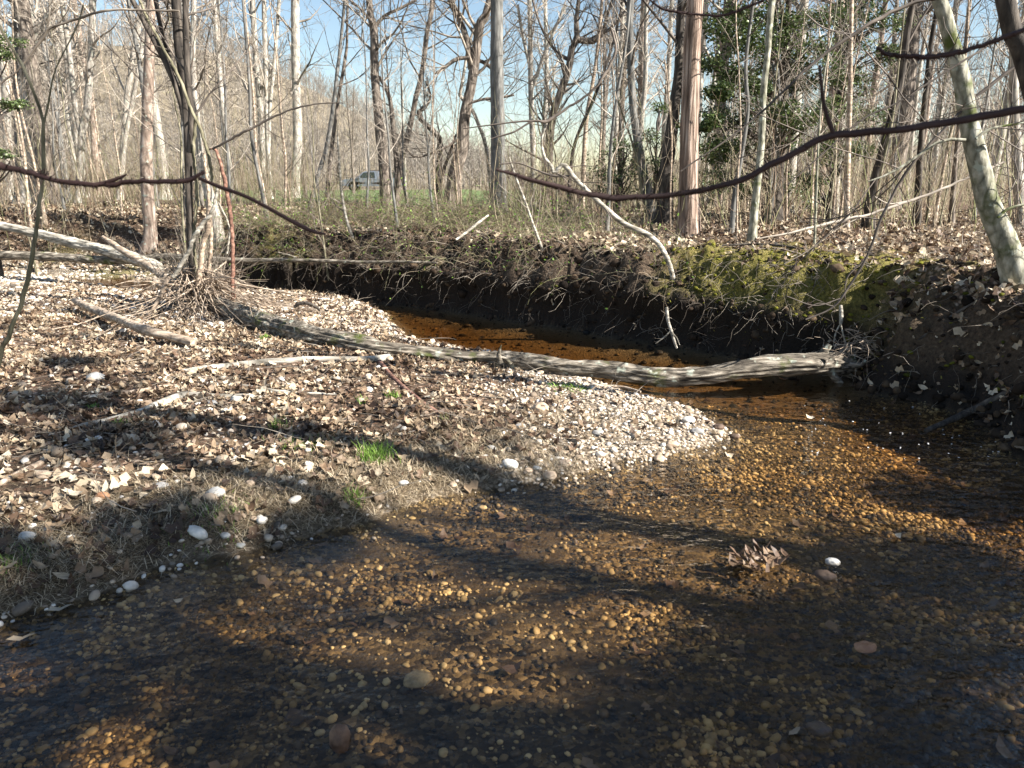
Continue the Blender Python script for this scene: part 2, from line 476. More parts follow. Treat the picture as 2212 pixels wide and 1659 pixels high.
md = ramp(n, l, tex(6).outputs[0], [(.3, (.08, .11, .045)), (.6, (.12, .17, .06)), (.8, (.20, .21, .10))]).outputs[0]
c = soil
c = mix(n, l, att('leafw'), c, lfd)
c = mix(n, l, att('gravw'), c, gr)
tst = N(n, 'ShaderNodeTexNoise'); tst.inputs['Scale'].default_value = 60; tst.inputs['Detail'].default_value = 8; tst.inputs['Distortion'].default_value = 3; l.new(co, tst.inputs[0])
stw = ramp(n, l, tst.outputs[0], [(.32, (.022, .016, .011)), (.5, (.11, .08, .05)), (.68, (.33, .26, .17))]).outputs[0]
c = mix(n, l, att('straww'), c, stw)
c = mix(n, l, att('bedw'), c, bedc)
c = mix(n, l, att('siltw'), c, silt)
c = mix(n, l, att('mossw'), c, ms_)
c = mix(n, l, att('meadw'), c, md)
c = mix(n, l, att('shadew'), c, (.022, .016, .012))  # bank-foot shade put into the soil colour
hillc = ramp(n, l, tex(.5, 8).outputs[0], [(.3, (.12, .10, .07)), (.6, (.24, .20, .14)), (.8, (.26, .26, .14))]).outputs[0]
c = mix(n, l, att('hillw'), c, hillc)
l.new(c, p.inputs["Base Color"]); p.inputs["Roughness"].default_value = .85; p.inputs["Specular IOR Level"].default_value = .2
b = N(n, "ShaderNodeBump"); b.inputs["Strength"].default_value = .9; b.inputs["Distance"].default_value = .03
ad = N(n, "ShaderNodeMath", operation='MULTIPLY_ADD'); l.new(v2.outputs[0], ad.inputs[0]); ad.inputs[1].default_value = -.35; l.new(tf.outputs[0], ad.inputs[2])
l.new(ad.outputs[0], b.inputs["Height"]); l.new(b.outputs[0], p.inputs["Normal"])
M['ground'] = gm

# water: clear amber water, surface by fresnel, colour by absorption in its depth
wm = bpy.data.materials.new('stream_water'); wm.use_nodes = True
n = wm.node_tree.nodes; l = wm.node_tree.links; n.clear()
out = n.new("ShaderNodeOutputMaterial")
tc = n.new("ShaderNodeTexCoord")
def wtex(sc, scale, det, rot=0.0):
    mp = n.new("ShaderNodeMapping"); mp.inputs["Scale"].default_value = sc; mp.inputs["Rotation"].default_value = (0, 0, rot)
    l.new(tc.outputs["Object"], mp.inputs[0])
    t = n.new("ShaderNodeTexNoise"); t.inputs["Scale"].default_value = scale; t.inputs["Detail"].default_value = det
    l.new(mp.outputs[0], t.inputs[0]); return t.outputs[0]
sm = wtex((1, 1, 1), 1.4, 2)
big = wtex((1, 1.7, 1), 8, 3, radians(-30))
fine = wtex((1, 1.4, 1), 26, 4, radians(35))
geo = n.new("ShaderNodeNewGeometry"); sx = n.new("ShaderNodeSeparateXYZ"); l.new(geo.outputs["Position"], sx.inputs[0])
def mr(v, a, b_, c_, d):
    x = n.new("ShaderNodeMapRange"); x.clamp = True; x.interpolation_type = 'SMOOTHSTEP'
    l.new(v, x.inputs[0])
    for k, q in enumerate((a, b_, c_, d)): x.inputs[1 + k].default_value = q
    return x.outputs[0]
def mm(op, a, b_):
    x = n.new("ShaderNodeMath"); x.operation = op
    for k, q in enumerate((a, b_)):
        if isinstance(q, (int, float)): x.inputs[k].default_value = q
        else: l.new(q, x.inputs[k])
    return x.outputs[0]
calm = mm('MULTIPLY', mr(sx.outputs[1], 4.8, 6.0, 1.0, 0.12), mr(sx.outputs[0], -1.5, 1.4, .55, 1.5))          # the pool behind the log is still, the riffle is not
hgt = mm('ADD', mm('MULTIPLY', big, .9), mm('MULTIPLY', fine, .12))
hgt = mm('MULTIPLY', hgt, mm('MULTIPLY', calm, mm('ADD', sm, .35)))
bp_ = n.new("ShaderNodeBump"); bp_.inputs["Strength"].default_value = 1.0; bp_.inputs["Distance"].default_value = .024
l.new(hgt, bp_.inputs["Height"])
lwt = n.new("ShaderNodeLayerWeight"); lwt.inputs[0].default_value = .5; l.new(bp_.outputs[0], lwt.inputs[1])
schl = mm('ADD', mm('MULTIPLY', mm('POWER', lwt.outputs[1], 5.0), .97), .035)   # Schlick's fresnel, the same from both sides
gl = n.new("ShaderNodeBsdfGlossy"); gl.inputs["Roughness"].default_value = .04; l.new(bp_.outputs[0], gl.inputs["Normal"])
tr = n.new("ShaderNodeBsdfTransparent")
mx = n.new("ShaderNodeMixShader"); l.new(schl, mx.inputs[0]); l.new(tr.outputs[0], mx.inputs[1]); l.new(gl.outputs[0], mx.inputs[2])
l.new(mx.outputs[0], out.inputs[0])
va = n.new("ShaderNodeVolumeAbsorption"); va.inputs[0].default_value = (.80, .62, .32, 1); va.inputs[1].default_value = 4.4
l.new(va.outputs[0], out.inputs[1])
M['water'] = wm

def simple(name, col, rough=.5, metal=0.0, spec=.5, coat=0.0):
    m, n, l, p = newmat(name)
    co = coords(n, l)
    t = N(n, "ShaderNodeTexNoise"); t.inputs["Scale"].default_value = 4; t.inputs["Detail"].default_value = 5; l.new(co, t.inputs[0])
    a = tuple(x * .85 for x in col); b2 = tuple(min(1, x * 1.12) for x in col)
    l.new(ramp(n, l, t.outputs[0], [(.3, a), (.7, b2)]).outputs[0], p.inputs["Base Color"])
    p.inputs["Roughness"].default_value = rough; p.inputs["Metallic"].default_value = metal; p.inputs["Specular IOR Level"].default_value = spec
    p.inputs["Coat Weight"].default_value = coat
    return m
M['silver'] = simple('silver_paint', (.22, .24, .28), .35, .35, .5, .5)
M['glass'] = simple('tinted_glass', (.02, .03, .03), .08, 0, .8)
M['tyre'] = simple('tyre_rubber', (.02, .02, .02), .8)
M['rim'] = simple('wheel_alloy', (.35, .35, .36), .35, .8)
M['shell'] = simple('dark_shell', (.05, .045, .05), .4)
M['lamp_w'] = simple('headlight_glass', (.6, .62, .65), .1)
M['lamp_r'] = simple('tail_light_red', (.35, .02, .02), .2)
def stone_mat(name, a, b_, sc=9):
    m, n, l, p = newmat(name)
    co = coords(n, l)
    t = N(n, "ShaderNodeTexNoise"); t.inputs["Scale"].default_value = sc; t.inputs["Detail"].default_value = 8; t.inputs["Roughness"].default_value = .65; l.new(co, t.inputs[0])
    l.new(ramp(n, l, t.outputs[0], [(.32, a), (.68, b_)]).outputs[0], p.inputs["Base Color"])
    p.inputs["Roughness"].default_value = .75
    b = N(n, "ShaderNodeBump"); b.inputs["Strength"].default_value = .4; b.inputs["Distance"].default_value = .004
    l.new(t.outputs[0], b.inputs["Height"]); l.new(b.outputs[0], p.inputs["Normal"])
    return m
M['st_white'] = stone_mat('white_quartz', (.30, .285, .26), (.64, .62, .57), 20)
M['st_tan'] = stone_mat('tan_stone', (.27, .19, .13), (.55, .43, .31), 20)
M['st_orange'] = stone_mat('orange_stone', (.30, .13, .06), (.52, .28, .15), 20)
M['st_grey'] = stone_mat('grey_stone', (.16, .15, .145), (.38, .37, .35), 20)
M['st_dark'] = stone_mat('wet_dark_stone', (.03, .02, .015), (.13, .08, .05), 20)
M['st_gold'] = stone_mat('golden_stone', (.16, .10, .04), (.42, .29, .13), 26)

M['st_rock'] = stone_mat('wet_red_brown_rock', (.05, .025, .015), (.30, .17, .10), 14)

# ---------------------------------------------------------------- tagging
def tag(o, label=None, cat=None, group=None, kind=None):
    if label: o['label'] = label
    if cat: o['category'] = cat
    if group: o['group'] = group
    if kind: o['kind'] = kind
    return o

def empty(name, loc, label=None, cat=None, group=None):
    o = bpy.data.objects.new(name, None); C.objects.link(o)
    o.location = tuple(float(q) for q in loc); o.empty_display_size = .2
    return tag(o, label, cat, group)

def copy_tree(o, loc, rz=0.0, sc=1.0, label=None):
    c = o.copy(); C.objects.link(c); c.location = loc; c.rotation_euler = (0, 0, rz); c.scale = (sc, sc, sc)
    if label: c['label'] = label
    for ch in o.children:
        d = ch.copy(); C.objects.link(d); d.parent = c
    return c

# ---------------------------------------------------------------- ground sheet
def axis(lo, a, b, hi, fine, grow=1.07, mx=6.0):
    xs = list(np.arange(a, b, fine))
    s = fine; x = b
    while x < hi:
        xs.append(x); s = min(s * grow, mx); x += s
    xs.append(hi)
    s = fine; x = a; L = []
    while x > lo:
        s = min(s * grow, mx); x -= s; L.append(max(x, lo))
    return np.array(L[::-1] + xs)
gx = axis(-260, -5.5, 4.6, 260, .036)
gy = axis(-14, 1.1, 10.5, 420, .036)
X, Y = np.meshgrid(gx, gy)
Z, db, df, lw, rw, n1, n2 = Hf(X, Y, True)
X0, Y0 = X.copy(), Y.copy()
# the undercut bank: the ground above the foot leans out over the water
gX = np.gradient(df, gx, axis=1); gY = np.gradient(df, gy, axis=0)
gn = np.sqrt(gX ** 2 + gY ** 2) + 1e-6
hang = (1 - lw) * (1 - rw) * smooth(.30, .48, Z) * np.exp(-np.maximum(df, 0) / .35) * (df > 0) * (Y < 16) * (.20 + .08 * n1)
X = X - gX / gn * hang; Y = Y - gY / gn * hang
rough = fbm(X0 * 11, Y0 * 11, Z * 11, 3, 40)
bankf = ((df > 0) & (df < 1.0) & (Y0 < 16)).astype(float)
Z = Z + .05 * rough * bankf * smooth(0, .1, df) + .004 * fbm(X0 * 30, Y0 * 30, 0, 2, 41) * (Y0 < 12)
V = np.stack([X, Y, Z], -1).reshape(-1, 3)
ny, nx = X.shape
ii = np.arange(ny - 1)[:, None] * nx + np.arange(nx - 1)[None, :]
Q = np.stack([ii, ii + 1, ii + nx + 1, ii + nx], -1).reshape(-1, 4)
leafw = np.where(db > 0, smooth(.15, .9, db + .4 * n1) * smooth(1.0, -0.2, X0 + .2 * (Y0 - 4)), 0) + (df > .5) * np.clip(.75 + .5 * n1, .3, 1)
gravw = np.where(db > 0, (1 - leafw) * np.maximum(smooth(-.6, .1, X0), smooth(.12, .02, db) * .6), 0)
straww = np.where(db > 0, (1 - gravw) * smooth(5.0, 4.2, Y0) * smooth(1.1, .6, db), 0)
gravw = gravw + np.where((df > 0) & (lw > .5) & (df < 1.2), 1, 0)
bedw = (np.maximum(db, df) < 0.02).astype(float)
siltw = bedw * smooth(5.0, 6.0, Y0) * .85
mossw = (.80 - .7 * rw) * np.clip(smooth(1.5, 2.1, X0) * smooth(5.6, 6.0, Y0) * smooth(10, 8, Y0) * smooth(.08, .25, df) * smooth(1.5, .9, df + .3 * n1), 0, 1)
mossw = np.maximum(mossw, .6 * (1 - rw) * smooth(0.2, .7, n1) * (df > .05) * (df < 1.8) * (Y0 < 18))
meadw = smooth(24, 30, Y0 + 3 * n1) * smooth(100, 88, Y0) * smooth(2, -4, X0 - .06 * Y0) * smooth(-.42, -.34, X0 / np.maximum(Y0, 1))
hillw = smooth(88, 98, Y0)
shadew = smooth(-.05, .02, df) * smooth(.30, .12, df) * (1 - lw) * (Y0 < 16) * smooth(.75, .45, Z)  # where the shade below the overhanging bank is painted near black
mb = MB(); mb.add(V, Q)
g = mb.build('ground', M['ground'], attrs=dict(leafw=np.clip(leafw, 0, 1), gravw=np.clip(gravw, 0, 1), bedw=bedw, siltw=siltw, mossw=mossw, meadw=meadw, hillw=hillw, shadew=shadew, straww=np.clip(straww, 0, 1)))
tag(g, kind='structure')

# ---------------------------------------------------------------- stream water (closed body)
mb = MB()
bx = np.array([[x, y, z] for z in (-1.6, 0) for y in (-12, 17.0) for x in (-32, 8.0)], float)
mb.add(bx, [[0, 2, 3, 1], [4, 5, 7, 6], [0, 1, 5, 4], [2, 6, 7, 3], [0, 4, 6, 2], [1, 3, 7, 5]])
tag(mb.build('water', M['water'], smooth_=False), kind='structure')

# ---------------------------------------------------------------- trees
def px_line(pts, y, rs=1.0):
    """pts: (u, v, width) down the picture; y: distance (or one per point)"""
    a = np.array(pts, float)
    ys = np.broadcast_to(np.asarray(y, float), (len(a),))
    P = PY(a[:, 0], a[:, 1], ys)
    d = ys * cos(PITCH) + (CAM[2] - P[:, 2]) * sin(PITCH)
    return P, a[:, 2] * d / FPX / 2 * rs

LAND = []
def trace_tree(label, cat, pts, y, mat, twig, ext=7.0, l1=22, L1=2.6, l2=6, l3=5, lo=.25, ang=55, flare=1.5, k=12, ridges=0, ramp_=0.0, limbs=(), name='bare_tree', group=None, rmin=.0028, dens=1.0, up=.10, rough=.05, grounded=True):
    pts = sorted(pts, key=lambda q: -q[1])          # from the base up
    yb = y
    if grounded and pts[0][0] < 2212:
        y = float(np.clip(G(pts[0][0], pts[0][1])[1], y * .8, y * 1.35))
    limbs = [(q[0], (q[1] or yb) + y - yb) for q in limbs]
    LAND.append((pts[0][0], y, label))
    P, R = px_line(pts, y)
    x0, y0 = P[0, 0], P[0, 1]
    if grounded:
        zb = hz(x0, y0) - .12
        if P[0, 2] > zb + .05:
            d = P[0] - P[1]; d = d / max(abs(d[2]), 1e-6) * (P[0, 2] - zb) * (.6 if d[2] < 0 else 0)
            nb = np.array([x0 + d[0], y0 + d[1], zb]); P = np.concatenate([[nb], P]); R = np.concatenate([[R[0] * 1.02], R])
        else:
            P[0, 2] = zb if P[1, 2] > zb + .15 else P[0, 2]
    if ext:
        d = unit(P[-1] - P[-3 if len(P) > 2 else -2]); d = unit(d + np.array([0, 0, .35]))
        wob = rng.normal(size=3) * .06; wob[2] = 0
        add = [P[-1] + d * ext * .4 + wob * ext * .3, P[-1] + d * ext + wob * ext]
        P = np.concatenate([P, add]); R = np.concatenate([R, [R[-1] * .72, R[-1] * .25]])
    n = max(14, int(np.linalg.norm(P[1:] - P[:-1], axis=1).sum() / .16))
    P, R = resample(P, R, n)
    if flare > 1:
        h = np.linalg.norm(P - P[0], axis=1)
        R = R * (1 + (flare - 1) * np.exp(-h / (R[0] * 2.0)))
    base = P[0].copy(); base[2] += .1
    root = empty(name, base, label, cat, group)
    mb = MB(); sd = int(rng.integers(1000))
    bole(mb, P, R, k=k, rough=rough, caps=False, ridges=ridges, ridge_amp=ramp_, seed=sd)
    LP = []
    for lb in limbs:
        a, b_ = px_line(lb[0], lb[1] if lb[1] else y)
        a, b_ = resample(a, b_, max(8, int(np.linalg.norm(a[1:] - a[:-1], axis=1).sum() / .18)))
        bole(mb, a, b_, k=max(6, k - 3), rough=rough, caps=False, ridges=ridges, ridge_amp=ramp_, seed=sd + 3)
        LP.append((a, b_))
    mb.build('trunk', mat, root)
    br = MB()
    def sub(Pm, Rm, c1, La, t0):
        A, AR = children(Pm[None], Rm[None], c1, La, ang, 7, .42, t0, .98, up=up, wig=.13, rmin=rmin * 1.6)
        AR = np.minimum(AR, .045)
        tubes(br, A, AR, 5)
        B, BR = children(A, AR, l2, -.5, 48, 5, .6, .15, .98, up=.03, wig=.16, rmin=rmin)
        tubes(br, B, BR, 3)
        if l3:
            D, DR = children(B, BR, l3, -.5, 45, 4, .7, .15, 1.0, up=.03, wig=.2, rmin=rmin * .75)
            tubes(br, D, DR, 3)
    if l1: sub(P, R, max(1, int(l1 * dens)), L1, lo)
    for a, b_ in LP:
        sub(a, b_, max(2, int(l1 * dens * .35)), L1 * .75, .2)
    if br.n: br.build('branches', twig, root)
    return root

RD = dict(ridges=9, ramp_=.16)
T = trace_tree
# --- left part of the picture
T("pale smooth forked beech with flared roots, at far left behind the bleached log", "tree",
  [(57,0,27),(60,130,27),(65,270,31),(68,400,38),(67,440,44)], 19, M['beech'], M['tw_pale'], flare=1.7, limbs=[([(60,130,18),(75,90,16),(100,40,14),(125,0,12)],19)], dens=.8)
T("slim pale trunk with a leftward fork standing left of the flared pale beech", "tree",
  [(4,120,14),(12,160,17),(14,250,17),(17,330,18),(19,432,19)], 20, M['beech'], M['tw_pale'], dens=.6)
T("grey shaded trunk between the slim forked trunk and the flared pale beech", "tree",
  [(34,0,12),(36,160,13),(39,300,14),(42,436,17)], 22, M['grey'], M['tw_dark'], dens=.6)
T("pale dark-footed trunk joined by a thinner one in a narrow V, beside the flared beech", "tree",
  [(200,0,14),(195,135,14),(188,235,15),(178,285,16),(172,390,15),(168,440,17)], 21, M['beech'], M['tw_pale'], limbs=[([(176,290,12),(163,235,11),(148,100,11),(133,0,10)],21)], dens=.8)
T("tall pale trunk leaning right with two stems crossing, left of the pinkish straight trunk", "tree",
  [(306,10,12),(290,110,12),(276,200,13),(266,320,13),(258,433,14)], 22, M['beech'], M['tw_pale'], limbs=[([(262,370,9),(272,290,9),(290,200,9),(313,60,8)],21.5)], dens=.8)
T("straight pinkish brown trunk rooted in the eroded bank, left of the vine tangle", "tree",
  [(325,0,19),(324,70,21),(321,170,22),(317,300,24),(316,370,25),(320,435,26),(325,500,25),(322,540,30)], 13.0, M['rust'], M['tw_tan'], l1=14, lo=.45, flare=1.45, k=16)
T("broad pale grey trunk behind the vine tangle, widening to a grey foot", "tree",
  [(418,0,11),(416,134,12),(424,235,13),(432,330,15),(447,400,20),(462,460,26),(470,520,30)], 11.5, M['beech'], M['tw_tan'], dens=.7, flare=1.3)
# --- multi-stem tree in the tangle
G0 = float(G(430, 668)[1])
t = T("dark multi-stemmed tree wrapped in climbing vines at the tangle on the gravel bar", "tree",
  [(380,0,20),(386,100,20),(398,185,18),(406,300,17),(409,437,15),(411,518,14),(418,600,14),(430,668,16)], G0, M['dark'], M['tw_dark'], l1=10, lo=.5, L1=1.6, ext=3, flare=1.3,
  limbs=[([(408,310,14),(400,252,15),(388,208,15),(366,151,13),(322,67,12),(286,0,11)],G0),
         ([(396,190,9),(388,168,10),(370,134,10),(350,67,10),(336,0,10)],G0+.15),
         ([(408,330,12),(414,240,14),(406,180,14),(402,90,13),(400,0,12)],G0-.15)])
def vine(label, pts, y, mat, name='climbing_vine', cat='vine', k=7, rs=1.0, twigs=0, tw=None, **kw):
    P, R = px_line(pts, y, rs)
    P, R = resample(P, R, max(10, int(np.linalg.norm(P[1:] - P[:-1], axis=1).sum() / .04)))
    P = P + .0025 * rng.normal(size=P.shape) * (R[:, None] / .012)
    mb = MB(); bole(mb, P, R, k=k, rough=.10, seed=int(rng.integers(999)))
    if twigs:
        A, AR = children(P[None], R[None], twigs, .35, 45, 5, .5, .1, .95, up=.05, wig=.18, rmin=.0015)
        tubes(mb, A, AR, 4)
        B, BR = children(A, AR, 3, .16, 45, 4, .6, .2, .95, up=.02, wig=.2, rmin=.0012)
        tubes(mb, B, BR, 3)
    o = P[np.argmin(P[:, 2])]
    ob = mb.build(name, mat, origin=o)
    return tag(ob, label, cat, **kw)
vine("olive green vine curving down across the forked dark stems to a hooked end", [(302,0,6),(318,40,6),(333,67,6),(356,111,6),(386,165,7),(412,235,7),(433,279,7),(449,330,7),(456,375,7),(455,397,6)], G0-.25, M['olive'])
vine("pale peeling stem rising straight from the middle of the tangle", [(455,446,11),(446,500,11),(434,560,12),(432,620,13),(437,664,15)], G0-.25, M['tanwood'])
vine("pale crooked stem slanting from upper right to lower left through the tangle", [(470,400,6),(461,450,8),(440,482,9),(423,505,10),(410,535,9),(399,560,9),(374,600,10)], G0-.4, M['bleach'], cat='dead branch', name='dead_branch')
vine("red brown broken stem with a hooked top at the right of the tangle", [(452,322,4),(464,322,6),(472,338,7),(481,370,8),(487,402,9),(494,440,9),(499,480,9),(502,530,9),(503,590,9),(503,645,10)], G0-.3, M['redwood'], cat='dead branch', name='dead_branch')
vine("greyish twin vine beside the straight peeling stem", [(440,330,6),(450,420,7),(456,510,8),(451,580,8),(448,640,8)], G0-.1, M['tanwood'])
vine("thin pale hooked root arching beside the tangle's right edge", [(470,436,4),(488,470,4),(497,495,4),(494,520,4),(491,548,4)], G0, M['bleach'], cat='root', name='hanging_root')
vine("mossy dark vine hugging the left dark stem of the tangle", [(424,250,7),(418,330,7),(425,420,7),(418,520,7),(428,600,7),(445,668,8)], G0-.15, M['olive'])
# --- centre-left
T("tall straight pale grey trunk left of the open sky", "tree",
  [(638,0,18),(638,100,18),(640,200,18),(643,302,20),(638,370,20),(637,425,21)], 24, M['beech'], M['tw_tan'], dens=.8)
T("slender twin pale trunks left of the tall straight pale grey trunk", "tree",
  [(570,0,10),(574,168,10),(578,302,10),(584,418,11)], 24, M['beech'], M['tw_pale'], limbs=[([(580,330,8),(583,234,8),(593,134,8),(603,0,8)],24)], dens=.9)
T("thick buff trunk with a broken dark fork behind the slender twin trunks", "tree",
  [(545,0,12),(552,120,12),(562,230,13),(566,330,14),(568,425,15)], 29, M['beech'], M['tw_tan'], limbs=[([(560,240,8),(572,190,9),(582,150,8)],29)], dens=.9)
T("narrow trunk leaning right with grey bark, first thin trunk right of the straight pale one", "tree",
  [(735,100,7),(729,150,8),(719,235,8),(705,319,9),(685,386,9),(668,453,10)], 18, M['grey'], M['tw_dark'], dens=.6, L1=2.0)
T("thin trunk with a knobbly broken top behind the leaning bank sapling", "tree",
  [(750,60,5),(745,130,7),(733,200,7),(722,280,8),(712,360,9),(704,452,10)], 17, M['furrow'], M['tw_tan'], dens=.7, L1=1.8)
T("tall furrowed brown trunk standing in front of the parked pickup", "tree",
  [(797,0,13),(808,67,17),(809,151,18),(816,235,19),(823,302,20),(830,370,22),(833,420,22),(833,462,24)], 15.5, M['furrow'], M['tw_tan'], k=18, **RD,
  limbs=[([(809,60,8),(830,35,7),(860,20,6),(900,0,5)],15.5), ([(805,50,6),(780,20,5),(755,0,4)],15.4)])
T("slim trunk with a stubby side fork just right of the furrowed brown trunk", "tree",
  [(809,161,6),(826,175,9),(843,218,9),(850,286,10),(856,353,10),(858,450,11)], 14.5, M['furrow'], M['tw_tan'], ext=0, l1=8, L1=1.2)
T("sinuous trunk curving right and then upward in the open sky", "tree",
  [(934,0,10),(923,67,10),(913,151,11),(897,218,11),(883,286,12),(866,353,12),(857,430,13),(856,460,13)], 16, M['furrow'], M['tw_tan'], dens=.7, **RD)
T("thin dark sapling crossing in front of the slim forked trunk", "tree",
  [(836,140,3),(843,235,4),(850,300,5),(862,350,6),(872,400,6),(880,440,7)], 13, M['dark'], M['tw_dark'], l1=10, L1=1.2, ext=1.5, name='sapling')
T("crooked dark tree bent into an elbow, below the open sky", "tree",
  [(948,447,13),(948,370,13),(950,302,11),(937,284,12),(921,270,11),(908,256,11),(903,243,10),(915,236,8),(926,222,6),(930,205,5),(920,175,4)][::1], 14.5, M['dark'], M['tw_dark'], ext=0, l1=12, L1=1.2, lo=.5, flare=1.2,
  limbs=[([(955,380,8),(964,350,7),(975,320,6),(985,290,4)],14.5)])
T("big furrowed tree leaning right with heavy limbs on both sides, centre of the sky", "tree",
  [(1058,0,15),(1038,50,18),(1028,118,20),(1018,185,20),(1004,252,23),(998,319,25),(984,370,27),(974,440,31),(972,462,34)], 17, M['furrow'], M['tw_tan'], k=18, l1=24, L1=3.0, **RD,
  limbs=[([(1017,150,12),(1008,84,13),(991,40,12),(970,0,11)],17), ([(1015,125,7),(985,128,8),(955,150,7),(937,160,4)],16.8), ([(1028,128,7),(1050,138,8),(1075,160,7)],17.2),
         ([(1010,225,5),(1040,215,6),(1075,212,6),(1110,205,4)],16.7), ([(990,300,5),(960,320,5),(900,340,4),(880,322,3)],16.5)])
T("pale crooked limb of a dead snag propped against the big furrowed leaning tree", "tree",
  [(1028,50,5),(1012,100,6),(1003,150,6),(997,187,7),(993,205,8),(1010,226,8),(1024,245,8),(1038,280,8),(1046,302,8),(1056,353,8),(1062,450,8)], 15.5, M['bleach'], M['tw_tan'], ext=0, l1=6, L1=.8, flare=1.0, name='dead_snag', k=8)
T("tall smooth slate grey trunk right of the open sky, thickest of the middle", "tree",
  [(1073,0,27),(1073,134,28),(1075,269,30),(1076,386,32),(1078,470,36)], 13.5, M['grey'], M['tw_dark'], l1=8, lo=.6, k=18, flare=1.3)
# --- saplings on the bank
def sap(label, pts, y, mat, twig=None, tw=8, Ls=.7, name='sapling', ext=0, cat='sapling', **kw):
    return T(label, cat, pts, y, mat, twig or M['tw_tan'], ext=ext, l1=tw, L1=Ls, l2=3, l3=2, lo=.3, flare=1.15, k=7, name=name, rmin=.0018, **kw)
sap("pale thin sapling with dark collars leaning over the bank below the pickup", [(729,286,3),(732,336,5),(737,400,5),(742,440,6),(752,487,7),(766,521,8)], 9.8, M['bleach'])
sap("pale bowed sapling stem on the bank below the slate grey trunk", [(1100,340,3),(1115,386,5),(1135,437,5),(1152,487,6),(1176,551,7)], 9.0, M['bleach'])
sap("long curving olive sapling between the fallen branch and the cedar pair", [(1330,200,3),(1343,242,4),(1374,336,5),(1384,403,6),(1394,453,6),(1411,504,6)], 9.5, M['olive'])
sap("hair thin upright sapling just left of the reddish shaggy trunk", [(1436,130,3),(1441,168,3),(1451,302,4),(1448,400,4),(1448,497,4)], 10.5, M['tanwood'], tw=10)
# --- centre-right
T("grey forked tree with a wide V crown, second trunk right of the slate grey one", "tree",
  [(1145,60,10),(1146,150,11),(1148,240,12),(1152,330,13),(1152,440,14)], 19, M['beech'], M['tw_pale'], l1=20, limbs=[([(1150,190,8),(1175,120,8),(1200,60,7),(1222,10,6)],19), ([(1146,150,7),(1130,80,7),(1118,10,6)],19)])
T("contorted tree with a dark burl and antler-like limbs against the sky", "tree",
  [(1236,100,14),(1228,150,15),(1210,200,15),(1192,260,16),(1186,330,18),(1180,440,20)], 16, M['furrow'], M['tw_tan'], ext=0, l1=22, L1=2.0, lo=.3, k=14, **RD,
  limbs=[([(1236,105,13),(1246,80,14),(1245,50,10),(1250,0,8)],16), ([(1246,85,14),(1280,90,12),(1302,70,9),(1310,40,7),(1322,0,5)],16), ([(1230,130,9),(1200,110,6),(1170,60,5),(1150,0,4)],16.2), ([(1270,88,8),(1320,60,6),(1360,10,4)],16.2)])
T("slim tan trunk with upright forks between the contorted tree and the grey column", "tree",
  [(1290,110,7),(1280,180,8),(1268,250,9),(1262,330,10),(1258,450,10)], 15, M['tanwood'], M['tw_tan'], l1=16)
T("dark slim trunk leaning left in front of the low bright sky", "tree",
  [(1328,80,5),(1306,150,6),(1280,220,7),(1245,300,7),(1232,370,8),(1228,455,9)], 13.5, M['dark'], M['tw_dark'], l1=16, L1=1.5, ext=2)
T("smooth pale trunk seen far behind between the slim tan trunk and grey column", "tree",
  [(1345,40,8),(1340,120,9),(1334,200,9),(1330,300,10),(1326,425,11)], 24, M['beech'], M['tw_pale'], dens=.8)
T("grey column-like trunk that leans right toward its foot, left of the dark shaggy trunk", "tree",
  [(1362,0,15),(1362,100,15),(1365,200,16),(1374,286,17),(1387,353,18),(1401,437,19),(1412,480,20)], 14, M['grey'], M['tw_dark'], dens=.6, k=14)
T("dark furrowed trunk leaning against the back of the reddish shaggy trunk", "tree",
  [(1473,0,18),(1468,134,20),(1461,202,22),(1448,302,27),(1439,370,28),(1437,437,30),(1431,487,37)], 12.6, M['dark'], M['tw_dark'], dens=.5, k=18, **RD)
T("straight reddish shaggy-barked trunk, broadest lit trunk in the picture", "tree",
  [(1501,0,34),(1496,100,36),(1492,200,38),(1489,302,39),(1487,403,41),(1488,508,46)], 11.2, M['cedar'], M['tw_dark'], l1=9, lo=.5, k=22, ridges=11, ramp_=.10, flare=1.25)
T("mottled pale trunk with grey-green patches, right of the reddish shaggy trunk", "tree",
  [(1668,0,14),(1660,100,13),(1649,200,14),(1645,302,15),(1637,386,16),(1628,470,18),(1624,524,20)], 10.6, M['mossy'], M['tw_pale'], l1=16, L1=2.0, k=14)
T("slim grey trunk leaning left of the mottled pale trunk", "tree",
  [(1618,70,7),(1615,235,9),(1602,336,9),(1587,420,11),(1580,505,12)], 11.2, M['grey'], M['tw_dark'], dens=.7, L1=1.8)
sap("needle thin pale sapling between the shaggy trunk and the mottled pale trunk", [(1590,60,3),(1596,150,3),(1600,300,4),(1594,370,4),(1591,512,5)], 10.3, M['tanwood'], tw=12, ext=1)
sap("straight pale pole sapling on the flat beyond the moss, in front of the holly", [(1800,60,3),(1782,150,4),(1770,270,4),(1764,400,5),(1759,540,6)], 9.4, M['mossy'], tw=14, ext=1.5)
T("tan trunk with a lit right side standing below the holly leaves", "tree",
  [(1838,80,9),(1836,200,10),(1833,300,11),(1830,400,12),(1829,512,13)], 12.3, M['tanwood'], M['tw_tan'], dens=.6)
T("dark trunk leaning left with an orange leaf spray near it, right of the holly", "tree",
  [(1973,0,13),(1952,135,15),(1939,200,17),(1915,300,19),(1896,370,21),(1880,440,23),(1874,500,27)], 13.5, M['dark'], M['tw_dark'], dens=.7, k=14)
T("second dark trunk right of the leaning dark one, standing straighter", "tree",
  [(2020,40,9),(2000,200,11),(1990,300,12),(1984,400,14),(1980,485,18)], 16, M['dark'], M['tw_dark'], dens=.7)
